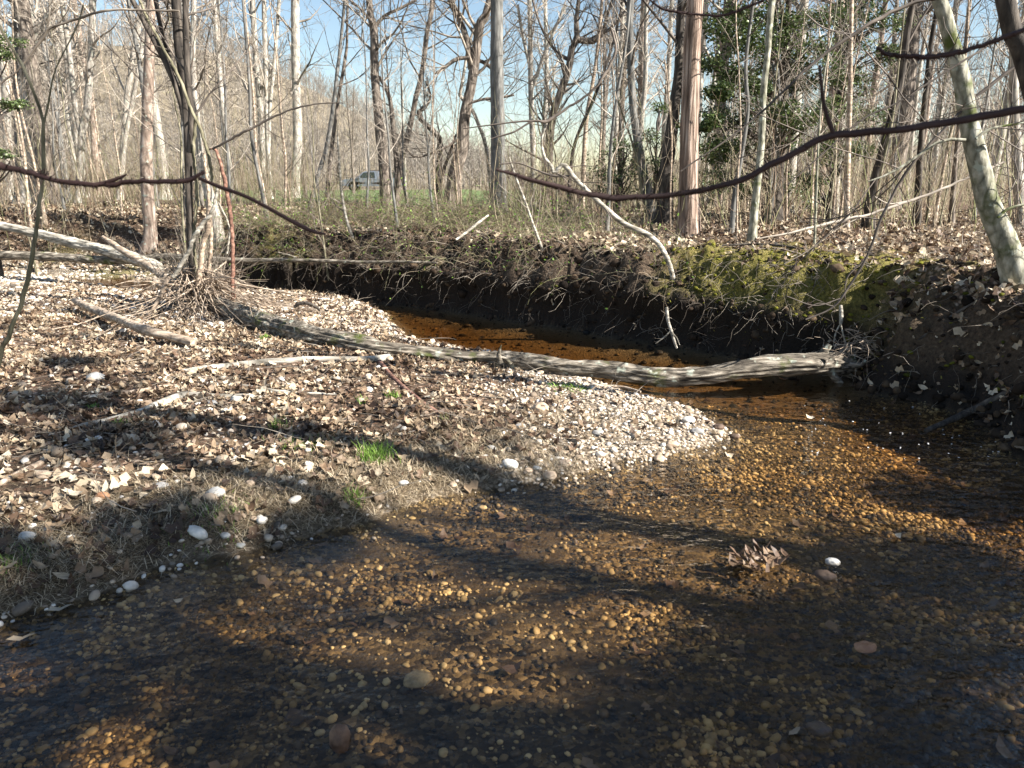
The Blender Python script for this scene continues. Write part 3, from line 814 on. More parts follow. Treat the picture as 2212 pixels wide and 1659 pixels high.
T("brown slim trunk between the second dark trunk and the leaning greenish trunk", "tree",
  [(2080,160,8),(2072,260,9),(2062,370,10),(2054,490,13)], 15.5, M['furrow'], M['tw_tan'], dens=.7)
T("pale blotched trunk cut by the right edge, behind the leaning greenish trunk", "tree",
  [(2190,200,18),(2196,320,20),(2200,400,22),(2205,495,26)], 14.5, M['beech'], M['tw_pale'], dens=.5)
T("smooth greenish white trunk leaning over the right bank, nearest standing tree", "tree",
  [(2027,0,28),(2041,34,29),(2057,100,31),(2077,168,35),(2094,269,38),(2114,353,42),(2134,437,44),(2163,504,48),(2183,557,50),(2199,612,56)], 6.55, M['mossy'], M['tw_dark'], l1=16, lo=.45, L1=2.4, k=22, flare=1.35, ext=5,
  limbs=[([(2085,303,8),(2060,300,7),(2020,310,6),(1985,335,5),(1945,362,5),(1910,380,4),(1875,392,3)],6.5), ([(2108,300,6),(2135,280,6),(2180,270,5),(2230,262,5)],6.4), ([(2155,470,6),(2180,450,6),(2230,438,5)],6.4)])
T("dark near trunk slanting across the top right corner", "tree",
  [(2171,0,36),(2190,60,38),(2212,125,40),(2240,220,44),(2290,420,52),(2330,640,60)], 4.6, M['dark'], M['tw_dark'], l1=10, lo=.3, L1=1.8, k=16)

# ---------------------------------------------------------------- leafy evergreens (holly)
def leaf_template(L=1.0, W=.5, curl=.2, lobed=False, seed=0):
    r = np.random.default_rng(seed)
    s = np.array([0, .25, .5, .75, 1.0]); wd = np.array([.06, .8, 1.0, .7, .0]) * W / 2
    if lobed: wd = np.array([.08, 1.0, .45, .95, .12]) * W / 2 * 1.2
    x = (s - .5) * L
    zc = curl * (s - .5) ** 2 * 2 * L + .06 * L * r.normal(size=5)
    ec = curl * .9 * L * np.array([.1, .35, .4, .3, 0]) * r.uniform(-.6, 1.2) 
    V = np.concatenate([np.stack([x, wd, zc + ec * .6 + .03 * L * r.normal(size=5)], 1), np.stack([x, 0 * x, zc], 1), np.stack([x, -wd, zc + ec + .03 * L * r.normal(size=5)], 1)])
    Q = [[i, i + 1, 6 + i, 5 + i] for i in range(4)] + [[5 + i, 6 + i, 11 + i, 10 + i] for i in range(4)]
    return V, np.array(Q)

def rotm(ax, ay, az):
    ca, sa, cb, sb, cc, sc = np.cos(ax), np.sin(ax), np.cos(ay), np.sin(ay), np.cos(az), np.sin(az)
    R = np.empty((len(ax), 3, 3))
    R[:, 0, 0] = cc * cb; R[:, 0, 1] = cc * sb * sa - sc * ca; R[:, 0, 2] = cc * sb * ca + sc * sa
    R[:, 1, 0] = sc * cb; R[:, 1, 1] = sc * sb * sa + cc * ca; R[:, 1, 2] = sc * sb * ca - cc * sa
    R[:, 2, 0] = -sb; R[:, 2, 1] = cb * sa; R[:, 2, 2] = cb * ca
    return R

def scatter(mb, tmpl, pos, size, R, rnd, kind='q', aniso=None):
    V, F = tmpl
    X_ = V[None] * (size[:, None, None] if size.ndim == 1 else size[:, None, :])
    W_ = np.einsum('nij,nkj->nki', R, X_) + pos[:, None, :]
    FF = F[None] + (np.arange(len(pos)) * len(V))[:, None, None]
    kw = {'Q': FF.reshape(-1, 4)} if F.shape[1] == 4 else {'T': FF.reshape(-1, 3)}
    mb.add(W_.reshape(-1, 3), r=np.repeat(rnd, len(V)), **kw)

def foliage(centres, sizes, npc, leaf=.05, mb=None):
    V, Q = leaf_template(1, .55, .25)
    for tI in range(2):
        V, Q = leaf_template(1, .5, .3, seed=tI)
        for c, s in zip(centres, sizes):
            m = npc // 2
            d = unit(rng.normal(size=(m, 3))) * (rng.random((m, 1)) ** .5) * np.asarray(s)
            scatter(mb, (V, Q), c + d, leaf * rng.uniform(.6, 1.3, m), rotm(rng.normal(0, .6, m), rng.normal(0, .6, m), rng.uniform(0, 6.3, m)), rng.random(m))

def holly(label, base_uv, y, clumps, trunk_w, mat=M['dark'], name='holly_tree', leaf=.062, npc=150, top=None):
    """clumps in picture positions (u,v,half-width px)"""
    P, R = px_line(base_uv, y)
    root = empty(name, (P[0, 0], P[0, 1], hz(P[0, 0], P[0, 1])), label, "tree")
    P[0, 2] = hz(P[0, 0], P[0, 1]) - .1
    P, R = resample(P, R, 26)
    R = R * (1 + .6 * np.exp(-np.linalg.norm(P - P[0], axis=1) / .3))
    mb = MB(); bole(mb, P, R, k=12, caps=False, seed=5); mb.build('trunk', mat, root)
    cs, ss = [], []
    br = MB(); BP, BR = [], []
    for (u, v, hw) in clumps:
        yy = y + rng.uniform(-1.0, 1.0)
        c = PY(u, v, yy); r = hw * yy / FPX
        i = np.argmin(np.abs(P[:, 2] - (c[2] - .5))); a = P[i]
        for q in range(5):
            e = c + rng.normal(size=3) * r * np.array([.6, .5, .25])
            mid = (a + e) / 2 + np.array([0, 0, .12]) + rng.normal(size=3) * .06
            l_, rr_ = resample(np.array([a, mid, e]), np.array([.022, .012, .004]), 7)
            BP.append(l_); BR.append(rr_)
            cs.append(e); ss.append((r * .75, r * .7, r * .38))
        cs.append(c); ss.append((r * 1.15, r, r * .6))
    tubes(br, np.array(BP), np.array(BR), 4); br.build('branches', M['tw_dark'], root)
    fo = MB(); foliage(cs, ss, npc, leaf, fo); fo.build('foliage', M['holly'], root, smooth_=False)
    return root
holly("dark evergreen holly with layered glossy sprays right of the reddish shaggy trunk", [(1668,500,42),(1676,400,30),(1690,250,20),(1700,100,15),(1705,-60,10)], 12.6,
      [(1560,60,50),(1590,110,60),(1545,140,40),(1620,40,45),(1560,200,35),(1600,260,50),(1650,320,55),(1560,330,45),(1700,60,50),(1740,110,50),(1720,190,55),(1680,240,45),(1750,260,50),(1780,40,45),(1620,180,40),(1530,265,30),(1690,150,40),(1660,-30,80)], 40)
holly("lighter green holly with small leaves behind the tan trunk on the right", [(1790,500,20),(1800,400,16),(1812,250,12),(1815,100,9)], 13.8,
      [(1800,160,45),(1840,90,50),(1860,180,45),(1820,230,45),(1880,250,40),(1780,330,45),(1840,330,40),(1900,120,35),(1760,390,40),(1810,300,40),(1920,40,45),(1860,20,40)], 20, leaf=.055, npc=125)
holly("low spreading evergreen thicket bush left of the grey column trunk", [(1330,470,10),(1335,430,9),(1340,380,8),(1345,330,6)], 14.5,
      [(1320,345,40),(1355,380,35),(1300,385,35),(1345,320,30),(1375,350,25),(1325,410,40)], 10, leaf=.05, npc=60, name='evergreen_bush')
holly("small leafy evergreen bush between the dark furrowed trunk and the grey column", [(1412,470,6),(1414,420,5),(1418,330,4),(1420,260,3)], 14.8,
      [(1415,300,30),(1430,240,25),(1405,350,28),(1420,400,30)], 8, leaf=.05, npc=60, name='evergreen_bush')
holly("bright green bush low behind the mottled pale trunk", [(1700,480,8),(1700,440,6),(1702,400,5),(1704,370,4)], 15.5,
      [(1540,405,35),(1700,400,40),(1740,430,35),(1610,410,25),(1575,380,30)], 8, leaf=.06, npc=90, name='evergreen_bush')
holly("dark green holly sprig hanging at the far left edge", [(-30,430,10),(-28,350,9),(-20,200,8),(-15,60,6)], 12.0,
      [(10,90,26),(5,120,24),(45,228,20),(15,222,18),(0,330,18)], 8, leaf=.05, npc=45)

# ---------------------------------------------------------------- near branches reaching into the picture
def near(label, pts, y, tw=(), name='overhanging_branch', mat=None, twigs=0):
    P, R = px_line(pts, y, .82 if mat is None else 1.0)
    P, R = resample(P, R, 90)
    P = P + (np.stack([noise(np.arange(90) * .35, q, 0, 7) for q in (1.5, 2.5, 3.5)], -1) * R[:, None] * .45)
    mb = MB(); bole(mb, P, R, k=10, rough=.22, seed=int(rng.integers(99)))
    for q in tw:
        a, b_ = px_line(q[0], q[1]); a, b_ = resample(a, b_, 14); bole(mb, a, b_, k=8, rough=.12)
    if mat is None:      # buds and short spur hairs
        A, AR = children(P[None], R[None], 150, .016, 60, 3, .3, .0, 1, up=0, wig=.1, rmin=.0008); tubes(mb, A, AR, 3)
    return tag(mb.build(name, mat or M['purple'], origin=P[-1]), label, "branch")
near("maroon twig sagging across the view from the right edge toward the centre", [(1072,366,7),(1100,375,10),(1150,388,12),(1250,415,14),(1320,427,15),(1400,424,15),(1500,412,15),(1590,392,16),(1650,365,17),(1720,325,18),(1800,294,20),(1900,283,19),(2000,272,19),(2100,256,20),(2240,232,21)], 1.25,
     [([(1802,293,12),(1790,262,10),(1780,225,9),(1774,180,8),(1771,140,6)],1.25)])
near("short blurred maroon twig end at upper right", [(1893,103,6),(1915,116,10),(1950,121,11),(2000,122,12),(2060,115,12),(2130,95,12),(2240,55,14)], 1.5)
near("maroon twig crossing the left side with a forked spur", [(-20,352,20),(0,358,18),(60,372,14),(130,390,13),(220,398,14),(300,392,13),(400,391,13),(440,372,8)], 1.4, [([(220,398,11),(248,388,8),(273,377,4)],1.4), ([(430,385,8),(470,402,8),(540,428,8),(620,472,9),(670,498,9),(704,506,5)],1.42)])
near("thin red twig bowed under the top edge above the reddish trunk", [(1395,-8,5),(1434,20,6),(1484,28,6),(1535,33,6),(1568,32,7),(1619,13,6),(1665,-6,6)], 2.0)
near("thin crooked upright stem rising through the left side from the ground", [(-30,900,10),(0,772,10),(30,700,9),(55,620,9),(71,557,9),(81,470,8),(91,403,8),(94,302,7),(91,252,6),(67,185,6),(47,141,6),(0,60,5),(-10,40,5)], 2.6, [([(92,280,4),(105,220,4),(120,150,3),(165,60,3),(180,10,3)],2.6)], mat=M['olive'], name='leaning_stem')
near("long dark branch sweeping down from the leaning greenish trunk to the upper middle", [(2055,-5,9),(1985,2,8),(1900,40,8),(1840,75,8),(1790,110,7),(1730,160,6),(1690,200,5),(1600,280,4),(1470,370,3)], 5.0, [([(1840,75,4),(1780,60,3),(1740,30,3)],5.0)], mat=M['tw_dark'])
near("slender dark branch hanging from the right edge down to the mossy bank", [(2240,110,7),(2120,200,7),(2000,320,6),(1940,400,6),(1900,480,6),(1870,560,5),(1820,640,5),(1790,670,4),(1740,690,3)], 5.6, [([(1870,560,3),(1830,600,3),(1825,650,2)],5.6), ([(1905,475,3),(1850,470,3),(1800,490,2)],5.6), ([(1800,662,3),(1770,655,2),(1745,665,2)],5.6), ([(1815,645,3),(1760,660,2),(1700,640,2)],5.55)], mat=M['tw_dark'])
near("thin dark branch rising across the upper right behind the maroon twig", [(2240,30,5),(2150,90,5),(2050,150,4),(1950,215,4),(1860,260,4),(1780,330,3),(1700,400,3)], 5.2, [([(2050,150,3),(2000,150,2),(1950,190,2)],5.2)], mat=M['tw_dark'])
near("long pale whip of a branch curving low from the right over the flat", [(2170,350,4),(2100,380,5),(2030,410,5),(1960,435,6),(1880,462,6),(1800,480,6),(1700,505,5),(1640,515,3)], 8.2, [([(1960,435,4),(1920,440,3),(1890,425,2)],8.2), ([(1880,462,3),(1840,478,2),(1800,500,2)],8.2)], mat=M['tw_pale'])
near("sweeping thin branch crossing high from the vine tangle to the left", [(388,24,4),(310,22,4),(230,22,5),(170,40,5),(110,60,5),(90,85,5),(40,150,4),(0,180,4)], 6.5, mat=M['tw_tan'])
near("dark branch curving right out of the vine tangle toward the pale trunk", [(460,322,4),(500,300,5),(560,268,5),(620,240,4),(680,225,3),(740,222,2)], 7.6, mat=M['tw_dark'])
near("dark curved branch hooking down beside the bowed dead sapling", [(1320,60,5),(1330,110,6),(1300,170,6),(1262,210,5),(1222,235,5),(1182,262,6),(1150,262,4),(1110,285,4),(1060,300,3)], 7.6, [([(1182,262,5),(1130,262,4),(1060,270,3),(1000,278,2)],7.6)], mat=M['tw_dark'])

# the bowed dead sapling on the bank (three pieces of one thing)
r_ = empty('bowed_dead_tree', G(1452, 600), "pale dead sapling arching from the bank lip up to a crooked elbow", "dead tree")
P, R = px_line([(1182,262,5),(1170,302,6),(1175,336,7),(1184,350,8),(1192,360,9),(1197,373,11),(1215,356,12),(1226,364,13),(1243,386,12),(1283,427,13),(1316,457,13),(1350,484,13),(1394,504,13),(1417,521,13),(1434,544,13),(1446,570,12),(1455,606,12)], 7.7, .85)
P, R = resample(P, R, 60); mb = MB(); bole(mb, P, R, k=12, rough=.12, seed=8); mb.build('stem', M['bleach'], r_)
a, b_ = px_line([(1230,380,4),(1200,380,6),(1170,372,4),(1120,352,3),(1080,355,3)], 7.7); a, b_ = resample(a, b_, 16)
mb = MB(); bole(mb, a, b_, k=8); A, AR = children(P[None], R[None], 14, .5, 50, 6, .3, .02, .6, up=.02, wig=.2, rmin=.0015); tubes(mb, A, AR, 4)
B, BR = children(A, AR, 4, .2, 45, 4, .6, .2, .9, up=0, wig=.2, rmin=.0012); tubes(mb, B, BR, 3)
mb.build('branches', M['tw_dark'], r_)

# ---------------------------------------------------------------- logs and fallen wood
KEEP = []
def clear(x, y, pad=.02):
    ok = np.ones(len(x), bool)
    for (kx, ky, kr) in KEEP:
        for a in range(0, len(kx), 2):
            ok &= (x - kx[a]) ** 2 + (y - ky[a]) ** 2 > (kr[a] + pad) ** 2
    return ok
def log(label, pts, mat, y=None, name='fallen_log', cat='log', k=18, rough=.08, lift=0.0, ridges=0, amp=0.0, stubs=(), zs=None, rs=1.0, n=None):
    a = np.array(pts, float)
    if y is None:
        P = np.array([G(q[0], q[1] + q[2] * .32) for q in a])
        d = P[:, 1] * cos(PITCH) + (CAM[2] - P[:, 2]) * sin(PITCH)
        R = a[:, 2] * d / FPX / 2 * rs
        P[:, 2] += R * .95 + lift + .018
        PP = PY(a[:, 0], a[:, 1], P[:, 1]); P = PP
    else:
        P, R = px_line(pts, y, rs)
    L = np.linalg.norm(P[1:] - P[:-1], axis=1).sum()
    P, R = resample(P, R, n or max(12, int(L / .03)))
    if y is None: KEEP.append((P[:, 0], P[:, 1], R))
    mb = MB(); bole(mb, P, R, k=k, rough=rough, freq=9, ridges=ridges, ridge_amp=amp, seed=int(rng.integers(900)))
    for q in stubs:
        s, e = px_line(q[0], q[1]); s, e = resample(s, e, 10); bole(mb, s, e, k=8, rough=.15)
    return tag(mb.build(name, mat, origin=P[len(P) // 2]), label, cat), P, R

# the main log, from the tangle across to the right bank
mp = [(452,652,30),(511,675,36),(582,702,44),(670,724,42),(780,745,38),(830,755,32),(936,765,27),(1025,774,29),(1090,776,33),(1148,783,37),(1218,793,35),(1324,802,36),(1430,815,38),(1519,810,36),(1590,799,38),(1643,793,42),(1713,787,44),(1766,785,48),(1805,785,50),(1838,787,40)]
my = [8.5, 8.0, 7.45, 7.0, 6.75, 6.65, 6.55, 6.4, 6.3, 6.15, 6.08, 6.0, 5.9, 5.85, 5.85, 5.88, 5.9, 5.95, 6.0, 6.05]
my = [float(G(q_[0], q_[1] + q_[2] * .42)[1]) if i_ < 9 else y_ for i_, (q_, y_) in enumerate(zip(mp, my))]
my[0] = my[1] + .5
my = [my[0]] + [(my[i_ - 1] + my[i_] * 2 + my[i_ + 1]) / 4 for i_ in range(1, len(my) - 1)] + [my[-1]]
P, R = px_line(mp, my)
P, R = resample(P, R, 330)
root = empty('fallen_log', P[120], "big weathered grey log lying across the stream from the tangle to the right bank", "log")
mb = MB()
V = bole(mb, P, R, k=56, rough=.20, freq=16, ridges=15, ridge_amp=.10, seed=21, long_=1.6)
o = mb.build('trunk', M['log'], root)
# knot hole: a dark hollow collar, and the broken root crown
kc = PY(1770, 783, 5.86) ; axis_ = unit(CAM - kc)
mb = MB(); ang = np.linspace(0, 2 * pi, 22, endpoint=False)
e1 = unit(np.cross(axis_, [0, 0, 1])); e2 = np.cross(e1, axis_)
rw_ = .052 * (1 + .14 * np.sin(ang * 3 + 1)); rh_ = .036 * (1 + .12 * np.cos(ang * 2))
rings = []
for s, dd in ((1.45, -.035), (1.2, .012), (1.0, .014), (.92, -.02), (.6, -.05), (.05, -.055)):
    rings.append(kc + s * (np.cos(ang)[:, None] * e1 * rw_[:, None] + np.sin(ang)[:, None] * e2 * rh_[:, None]) + axis_ * (dd - .012))
V = np.concatenate(rings); k = 22
Qs = [[i * k + j, i * k + (j + 1) % k, (i + 1) * k + (j + 1) % k, (i + 1) * k + j] for i in range(5) for j in range(k)]
mb.add(V[:3 * k], [q for q in Qs if max(q) < 3 * k]); mb.build('knot_collar', M['log'], root)
mb = MB(); mb.add(V[2 * k:], [[x - 2 * k for x in q] for q in Qs if min(q) >= 2 * k]); mb.build('knot_hole', simple('dark_hollow', (.012, .009, .007), .9), root)  # near-black lining inside the knot hole
mb = MB()
for q in [[(1795,800,26),(1822,792,30),(1840,795,20),(1852,800,6)], [(1765,775,16),(1778,755,18),(1787,742,10)], [(1800,775,18),(1822,762,16),(1835,745,8)], [(1815,800,14),(1838,812,14),(1850,815,5)], [(1785,798,14),(1800,815,16),(1812,822,5)], [(1820,785,16),(1850,785,12),(1865,775,4)]]:
    a, b_ = px_line(q, 6.0); a[:, 1] += rng.uniform(-.08, .05); a, b_ = resample(a, b_, 14); bole(mb, a, b_, k=12, rough=.3, freq=14, seed=int(rng.integers(99)))
mb.build('root_crown', M['log'], root, )
mb = MB()
for q in [[(1082,784,12),(1078,768,10),(1080,756,6),(1083,745,2)], [(1104,786,10),(1090,774,7),(1074,770,3)]]:
    a, b_ = px_line(q, 6.15); a, b_ = resample(a, b_, 9); bole(mb, a, b_, k=9, rough=.3)
mb.build('broken_stub', M['log'], root)

log("bleached split log slanting down from the left edge behind the gravel", [(-60,476,16),(0,487,17),(78,504,18),(148,522,20),(229,541,21),(300,562,24),(345,580,20)], M['bleach'], [12.0,11.8,11.6,11.4,11.1,10.8,10.6], ridges=12, amp=.22, rough=.15, k=30)
log("tan barked log slanting down into the tangle from its broken upper end", [(222,512,7),(240,524,11),(265,541,13),(318,573,16),(353,598,16),(406,637,15),(420,650,12)], M['tanwood'], [10.0,9.9,9.7,9.4,9.1,8.75,8.6], rough=.14)
log("long dark horizontal log bridging the stream behind the tangle", [(-60,548,19),(0,551,19),(78,553,19),(141,556,18),(229,562,17),(300,561,17),(353,555,16),(423,558,14),(494,562,12),(564,563,10),(635,562,9),(780,566,7),(870,566,6),(945,568,4)], M['log'], [11.6,11.5,11.4,11.3,11.1,11,10.9,10.7,10.5,10.4,10.2,9.9,9.7,9.5], rough=.12, ridges=9, amp=.08, k=20,
    stubs=[([(350,560,8),(345,572,7),(340,584,3)],10.8), ([(640,556,5),(620,550,4),(600,545,2)],10.2)])
log("pale broken log propped above the leaves left of the tangle", [(160,648,12),(175,656,15),(247,686,19),(318,714,21),(374,728,20),(418,740,17)], M['tanwood'], [float(G(q_[0], q_[1] + 26)[1]) for q_ in ((160,648),(175,656),(247,686),(319,714),(374,722),(418,728))], rough=.14, ridges=8, amp=.08)
log("long pale peeled pole lying along the leaves in front of the main log", [(392,803,9),(430,798,12),(476,793,13),(550,785,13),(600,781,13),(670,777,13),(780,777,13),(842,773,14)], M['bleach'], rough=.13, k=14, lift=.02, rs=1.15)
log("forked grey driftwood stick on the leaves in the left foreground", [(151,930,7),(180,920,10),(235,908,11),(302,891,14),(350,872,16),(378,860,15),(403,853,11),(487,856,9),(540,853,4)], M['bleach'], rough=.16, k=12, lift=.03, rs=1.25, name='driftwood_stick', cat='stick')
log("dark side arm branching from the driftwood fork toward the right", [(372,868,9),(396,874,8),(454,889,7),(500,904,6),(554,909,5)], M['dark'], rough=.15, k=9, lift=.03, rs=1.2, name='driftwood_stick', cat='stick')
log("frayed buff stick lying just above the driftwood fork", [(181,858,6),(235,853,9),(302,845,9),(345,837,8),(372,833,5)], M['tanwood'], rough=.2, k=9, lift=.03, rs=1.2, name='driftwood_stick', cat='stick')
log("brown round stick jutting in at the left edge above the dead grass", [(-40,1066,13),(0,1045,13),(50,1018,13),(97,996,12)], M['tanwood'], name='stick', cat='stick', rough=.08, k=14, lift=.03)
log("thin white-spotted stick among the leaves right of the driftwood fork", [(497,830,6),(533,834,6),(571,841,7),(638,849,6),(690,851,6),(727,853,4)], M['bleach'], name='stick', cat='stick', k=9, rough=.15, lift=.02, rs=1.2)
log("reddish brown stick pointing toward the water in the middle of the leaves", [(820,782,9),(845,812,9),(873,838,9),(908,866,8),(940,888,8),(960,899,5)], M['redwood'], name='stick', cat='stick', k=9, rough=.12, lift=.015, rs=1.2)
log("wet branch lying in the water under the big log", [(1141,792,5),(1201,813,6),(1254,817,6),(1289,832,6),(1342,835,5),(1384,846,4)], M['tanwood'], name='wet_branch', cat='branch', k=8, stubs=[([(1289,832,4),(1270,848,3),(1258,856,2)],5.45)])
log("bent red twig arching over the near bank edge", [(640,1000,4),(685,1010,5),(735,1026,5),(790,1046,5),(835,1070,5),(850,1082,4)][::-1] if False else [(333,1090,4),(385,1098,5),(440,1108,5),(480,1122,4),(505,1142,3)], M['redwood'], name='stick', cat='stick', k=7, lift=.012)
log("grey log leaning up on the left of the big log's foot, partly under the tangle", [(300,705,8),(330,668,8),(350,630,9),(362,600,9)], M['tanwood'], [8.0,8.0,8.1,8.2], k=10, name='dead_branch', cat='dead branch')
log("mossy slab of bark on the upper side of the big log", [(600,690,8),(640,704,12),(690,716,12),(735,722,9)], M['mossy'], [7.75,7.5,7.3,7.2], k=10, name='bark_slab', cat='bark')
log("dark broken hollow root piece on the far gravel tip", [(636,665,5),(645,656,8),(665,655,8),(685,664,7),(690,672,4)], M['dark'], [float(G(q_, 682)[1]) for q_ in (636,645,665,685,690)], k=9, name='root_piece', cat='root')
log("pale forked stick standing in the pool against the black bank", [(1440,664,6),(1443,693,7),(1451,718,7),(1459,745,6),(1462,752,5)], M['bleach'], [6.85,6.8,6.75,6.7,6.7], k=9, name='standing_stick', cat='stick', rough=.15,
    stubs=[([(1451,712,3),(1435,728,3),(1416,742,2)],6.75), ([(1450,716,2),(1462,730,2),(1468,745,2)],6.72)])
log("pale broken stub sticking out of the bank above the log's root crown", [(1816,660,7),(1817,675,9),(1817,690,8),(1815,706,5)], M['bleach'], [6.35,6.32,6.3,6.28], k=9, name='broken_stub', cat='stick', stubs=[([(1815,700,3),(1805,720,3),(1800,748,2)],6.25), ([(1816,700,3),(1822,725,3),(1832,760,3),(1845,785,2),(1860,800,2)],6.2)])
log("smooth pale exposed root snaking along the right bank", [(1836,656,6),(1870,660,7),(1900,666,7),(1925,660,7),(1940,671,4)], M['bleach'], name='exposed_root', cat='root', k=9, lift=.01)
log("pale short stick leaning on the bank brush below the sky gap", [(985,518,5),(1010,500,6),(1035,480,6),(1055,465,4)], M['bleach'], [9.6,9.7,9.8,9.9], name='stick', cat='stick', k=8)
log("thin dark fallen branch lying along the flat behind the moss", [(1560,530,4),(1650,528,5),(1760,540,5),(1850,548,4),(1960,560,3)], M['dark'], name='fallen_branch', cat='branch', k=7)
log("dark buried log half hidden in the shaded slope at lower right", [(2000,930,10),(2060,905,14),(2130,872,16),(2240,820,18)], M['dark'], name='buried_log', cat='log', k=14)
log("slanting dark pole in the shaded right bank", [(1935,770,5),(1990,730,6),(2060,680,6),(2130,640,5)], M['dark'], name='fallen_branch', cat='branch', k=8, lift=.05)

# ---------------------------------------------------------------- stones
def ico(sub=2):
    t = (1 + 5 ** .5) / 2
    v = [(-1,t,0),(1,t,0),(-1,-t,0),(1,-t,0),(0,-1,t),(0,1,t),(0,-1,-t),(0,1,-t),(t,0,-1),(t,0,1),(-t,0,-1),(-t,0,1)]
    f = [(0,11,5),(0,5,1),(0,1,7),(0,7,10),(0,10,11),(1,5,9),(5,11,4),(11,10,2),(10,7,6),(7,1,8),(3,9,4),(3,4,2),(3,2,6),(3,6,8),(3,8,9),(4,9,5),(2,4,11),(6,2,10),(8,6,7),(9,8,1)]
    v = [np.array(q) / np.linalg.norm(q) for q in v]
    for _ in range(sub):
        c = {}; nf = []
        def mid(a, b):
            k = (min(a, b), max(a, b))
            if k not in c:
                m = v[a] + v[b]; v.append(m / np.linalg.norm(m)); c[k] = len(v) - 1
            return c[k]
        for a, b, d in f:
            x, y_, z = mid(a, b), mid(b, d), mid(d, a)
            nf += [(a, x, z), (b, y_, x), (d, z, y_), (x, y_, z)]
        f = nf
    return np.array(v), np.array(f)
IC0 = ico(0); IC1 = ico(1); IC2 = ico(2); IC3 = ico(3)

def stone(label, u, v, wpx, mat, hr=.7, elong=1.2, name='river_stone', cat='stone', sink=.25, group=None, ang=.4):
    p = G(u, v + wpx * .15)
    d = p[1] * cos(PITCH) + (CAM[2] - p[2]) * sin(PITCH)
    r = wpx * d / FPX / 2
    V, F = IC3
    sd = int(rng.integers(9999))
    W_ = V * (1 + .16 * fbm(V[:, 0] * 1.3 + sd, V[:, 1] * 1.3, V[:, 2] * 1.3, 3, 3))[:, None]
    W_ = W_ * np.array([r, r / elong * .9, r * hr / elong])
    a = rng.uniform(-ang, ang)
    W_ = W_ @ np.array([[cos(a), sin(a), 0], [-sin(a), cos(a), 0], [0, 0, 1]])
    zb = hz(p[0], p[1])
    KEEP.append((np.array([p[0]]), np.array([p[1]]), np.array([r * .9])))
    W_ = W_ + np.array([p[0], p[1], max(zb, -.02 if sink < .9 else -9) + r * hr / elong * (1 - 2 * sink) + (.0)])
    mb = MB(); mb.add(W_, T=F)
    o = mb.build(name, mat, origin=(p[0], p[1], zb))
    return tag(o, label, cat, group)
st = [("white rounded quartz stone, largest on the near bank of dead grass", 465,1070,40,'st_white'),
 ("whitish lumpy stone alone among the leaves in the left foreground", 207,817,38,'st_white'),
 ("pale grey stone left of the largest white quartz stone", 351,1053,28,'st_grey'),
 ("orange brick-like stone among the dead leaves on the near bank", 222,1072,30,'st_orange'),
 ("grey-white stone half buried in dead grass at the left edge", 60,1160,36,'st_white'),
 ("tan slab-like stone, largest on the middle of the gravel point", 1168,882,38,'st_tan'),
 ("broad cream stone at the water's edge of the gravel", 1101,1008,36,'st_white'),
 ("round cream stone right of the broad cream one at the waterline", 1141,1023,20,'st_tan'),
 ("egg-shaped cream stone pair partner above the waterline", 1160,1014,19,'st_white'),
 ("flat oval cream stone at the wet edge of the gravel", 1186,1031,30,'st_tan'),
 ("tilted tan stone with a sharp crest near the waterline", 1220,1001,28,'st_tan'),
 ("light oval stone lying alone at the brown wet margin", 1425,989,25,'st_tan'),
 ("grey oval stone near the end of the gravel point", 1505,933,28,'st_grey'),
 ("dark slate grey stone at the very tip of the gravel point", 1551,922,26,'st_dark'),
 ("bluish white stone on the top edge of the gravel point", 1487,910,28,'st_white'),
 ("dark grey wet stone at the outer tip touching water", 1586,940,24,'st_dark'),
 ("light cream stone in the lower row of the gravel point", 1452,961,27,'st_tan'),
 ("dull tan stone above the lower row near the point", 1290,937,22,'st_grey'),
 ("grey stone with a flat top in the shadow band of gravel", 1124,922,24,'st_grey'),
 ("pale stone left in the gravel's shadow beside the sand", 1062,969,21,'st_grey'),
 ("small blue-grey stone below the pale one beside the sand", 1047,986,17,'st_grey'),
 ("buff stone wedged among wet leaves at the bank corner", 978,1052,19,'st_tan'),
 ("pale crinkled stone on the bank corner left of the buff one", 872,1053,22,'st_white'),
 ("white stone at the water's lip below the dead grass", 520,1180,22,'st_white'),
 ("small pinkish stone beside the white lip stone", 488,1165,20,'st_white'),
 ("whitish stone in the grass above the water's lip", 550,1128,18,'st_tan'),
 ("cream stone at the upper right of the near bank", 540,1045,22,'st_tan'),
 ("orange stone beside the cream one on the near bank", 548,1038,18,'st_orange'),
 ("tan angular stone in leaves near the left stick", 96,1028,34,'st_tan'),
 ("white pebble on sunny leaves below the peeled pole", 796,842,20,'st_white'),
 ("white stone among leaves right of the forked driftwood", 512,865,24,'st_white'),
 ("cream stone among leaves below the long pole", 460,873,20,'st_white')]
for lb, u, v, w_, m_ in st:
    stone(lb, u, v, w_, M[m_], elong=rng.uniform(1.05, 1.4))
stone("upright reddish brown rock breaking the water in the left foreground", 735, 1600, 46, M['st_rock'], hr=1.5, elong=1.0, sink=.3)
stone("yellow wet stone just breaking the surface off the bank corner", 1042, 1090, 19, M['st_gold'])
stone("golden stone glowing under water in the near shade", 900, 1450, 62, M['st_gold'], sink=.6, hr=.5)
stone("pale stone beside the leaf drift in the riffle", 1798, 1212, 30, M['st_white'])
stone("dark wet stone below the pale one in the riffle", 1782, 1238, 44, M['st_dark'], hr=.6)
stone("brown stone submerged near the bottom centre shade", 1770, 1560, 50, M['st_dark'], sink=.5)
stone("reddish flat stone submerged at lower right", 1870, 1385, 50, M['st_orange'], sink=.6, hr=.3)

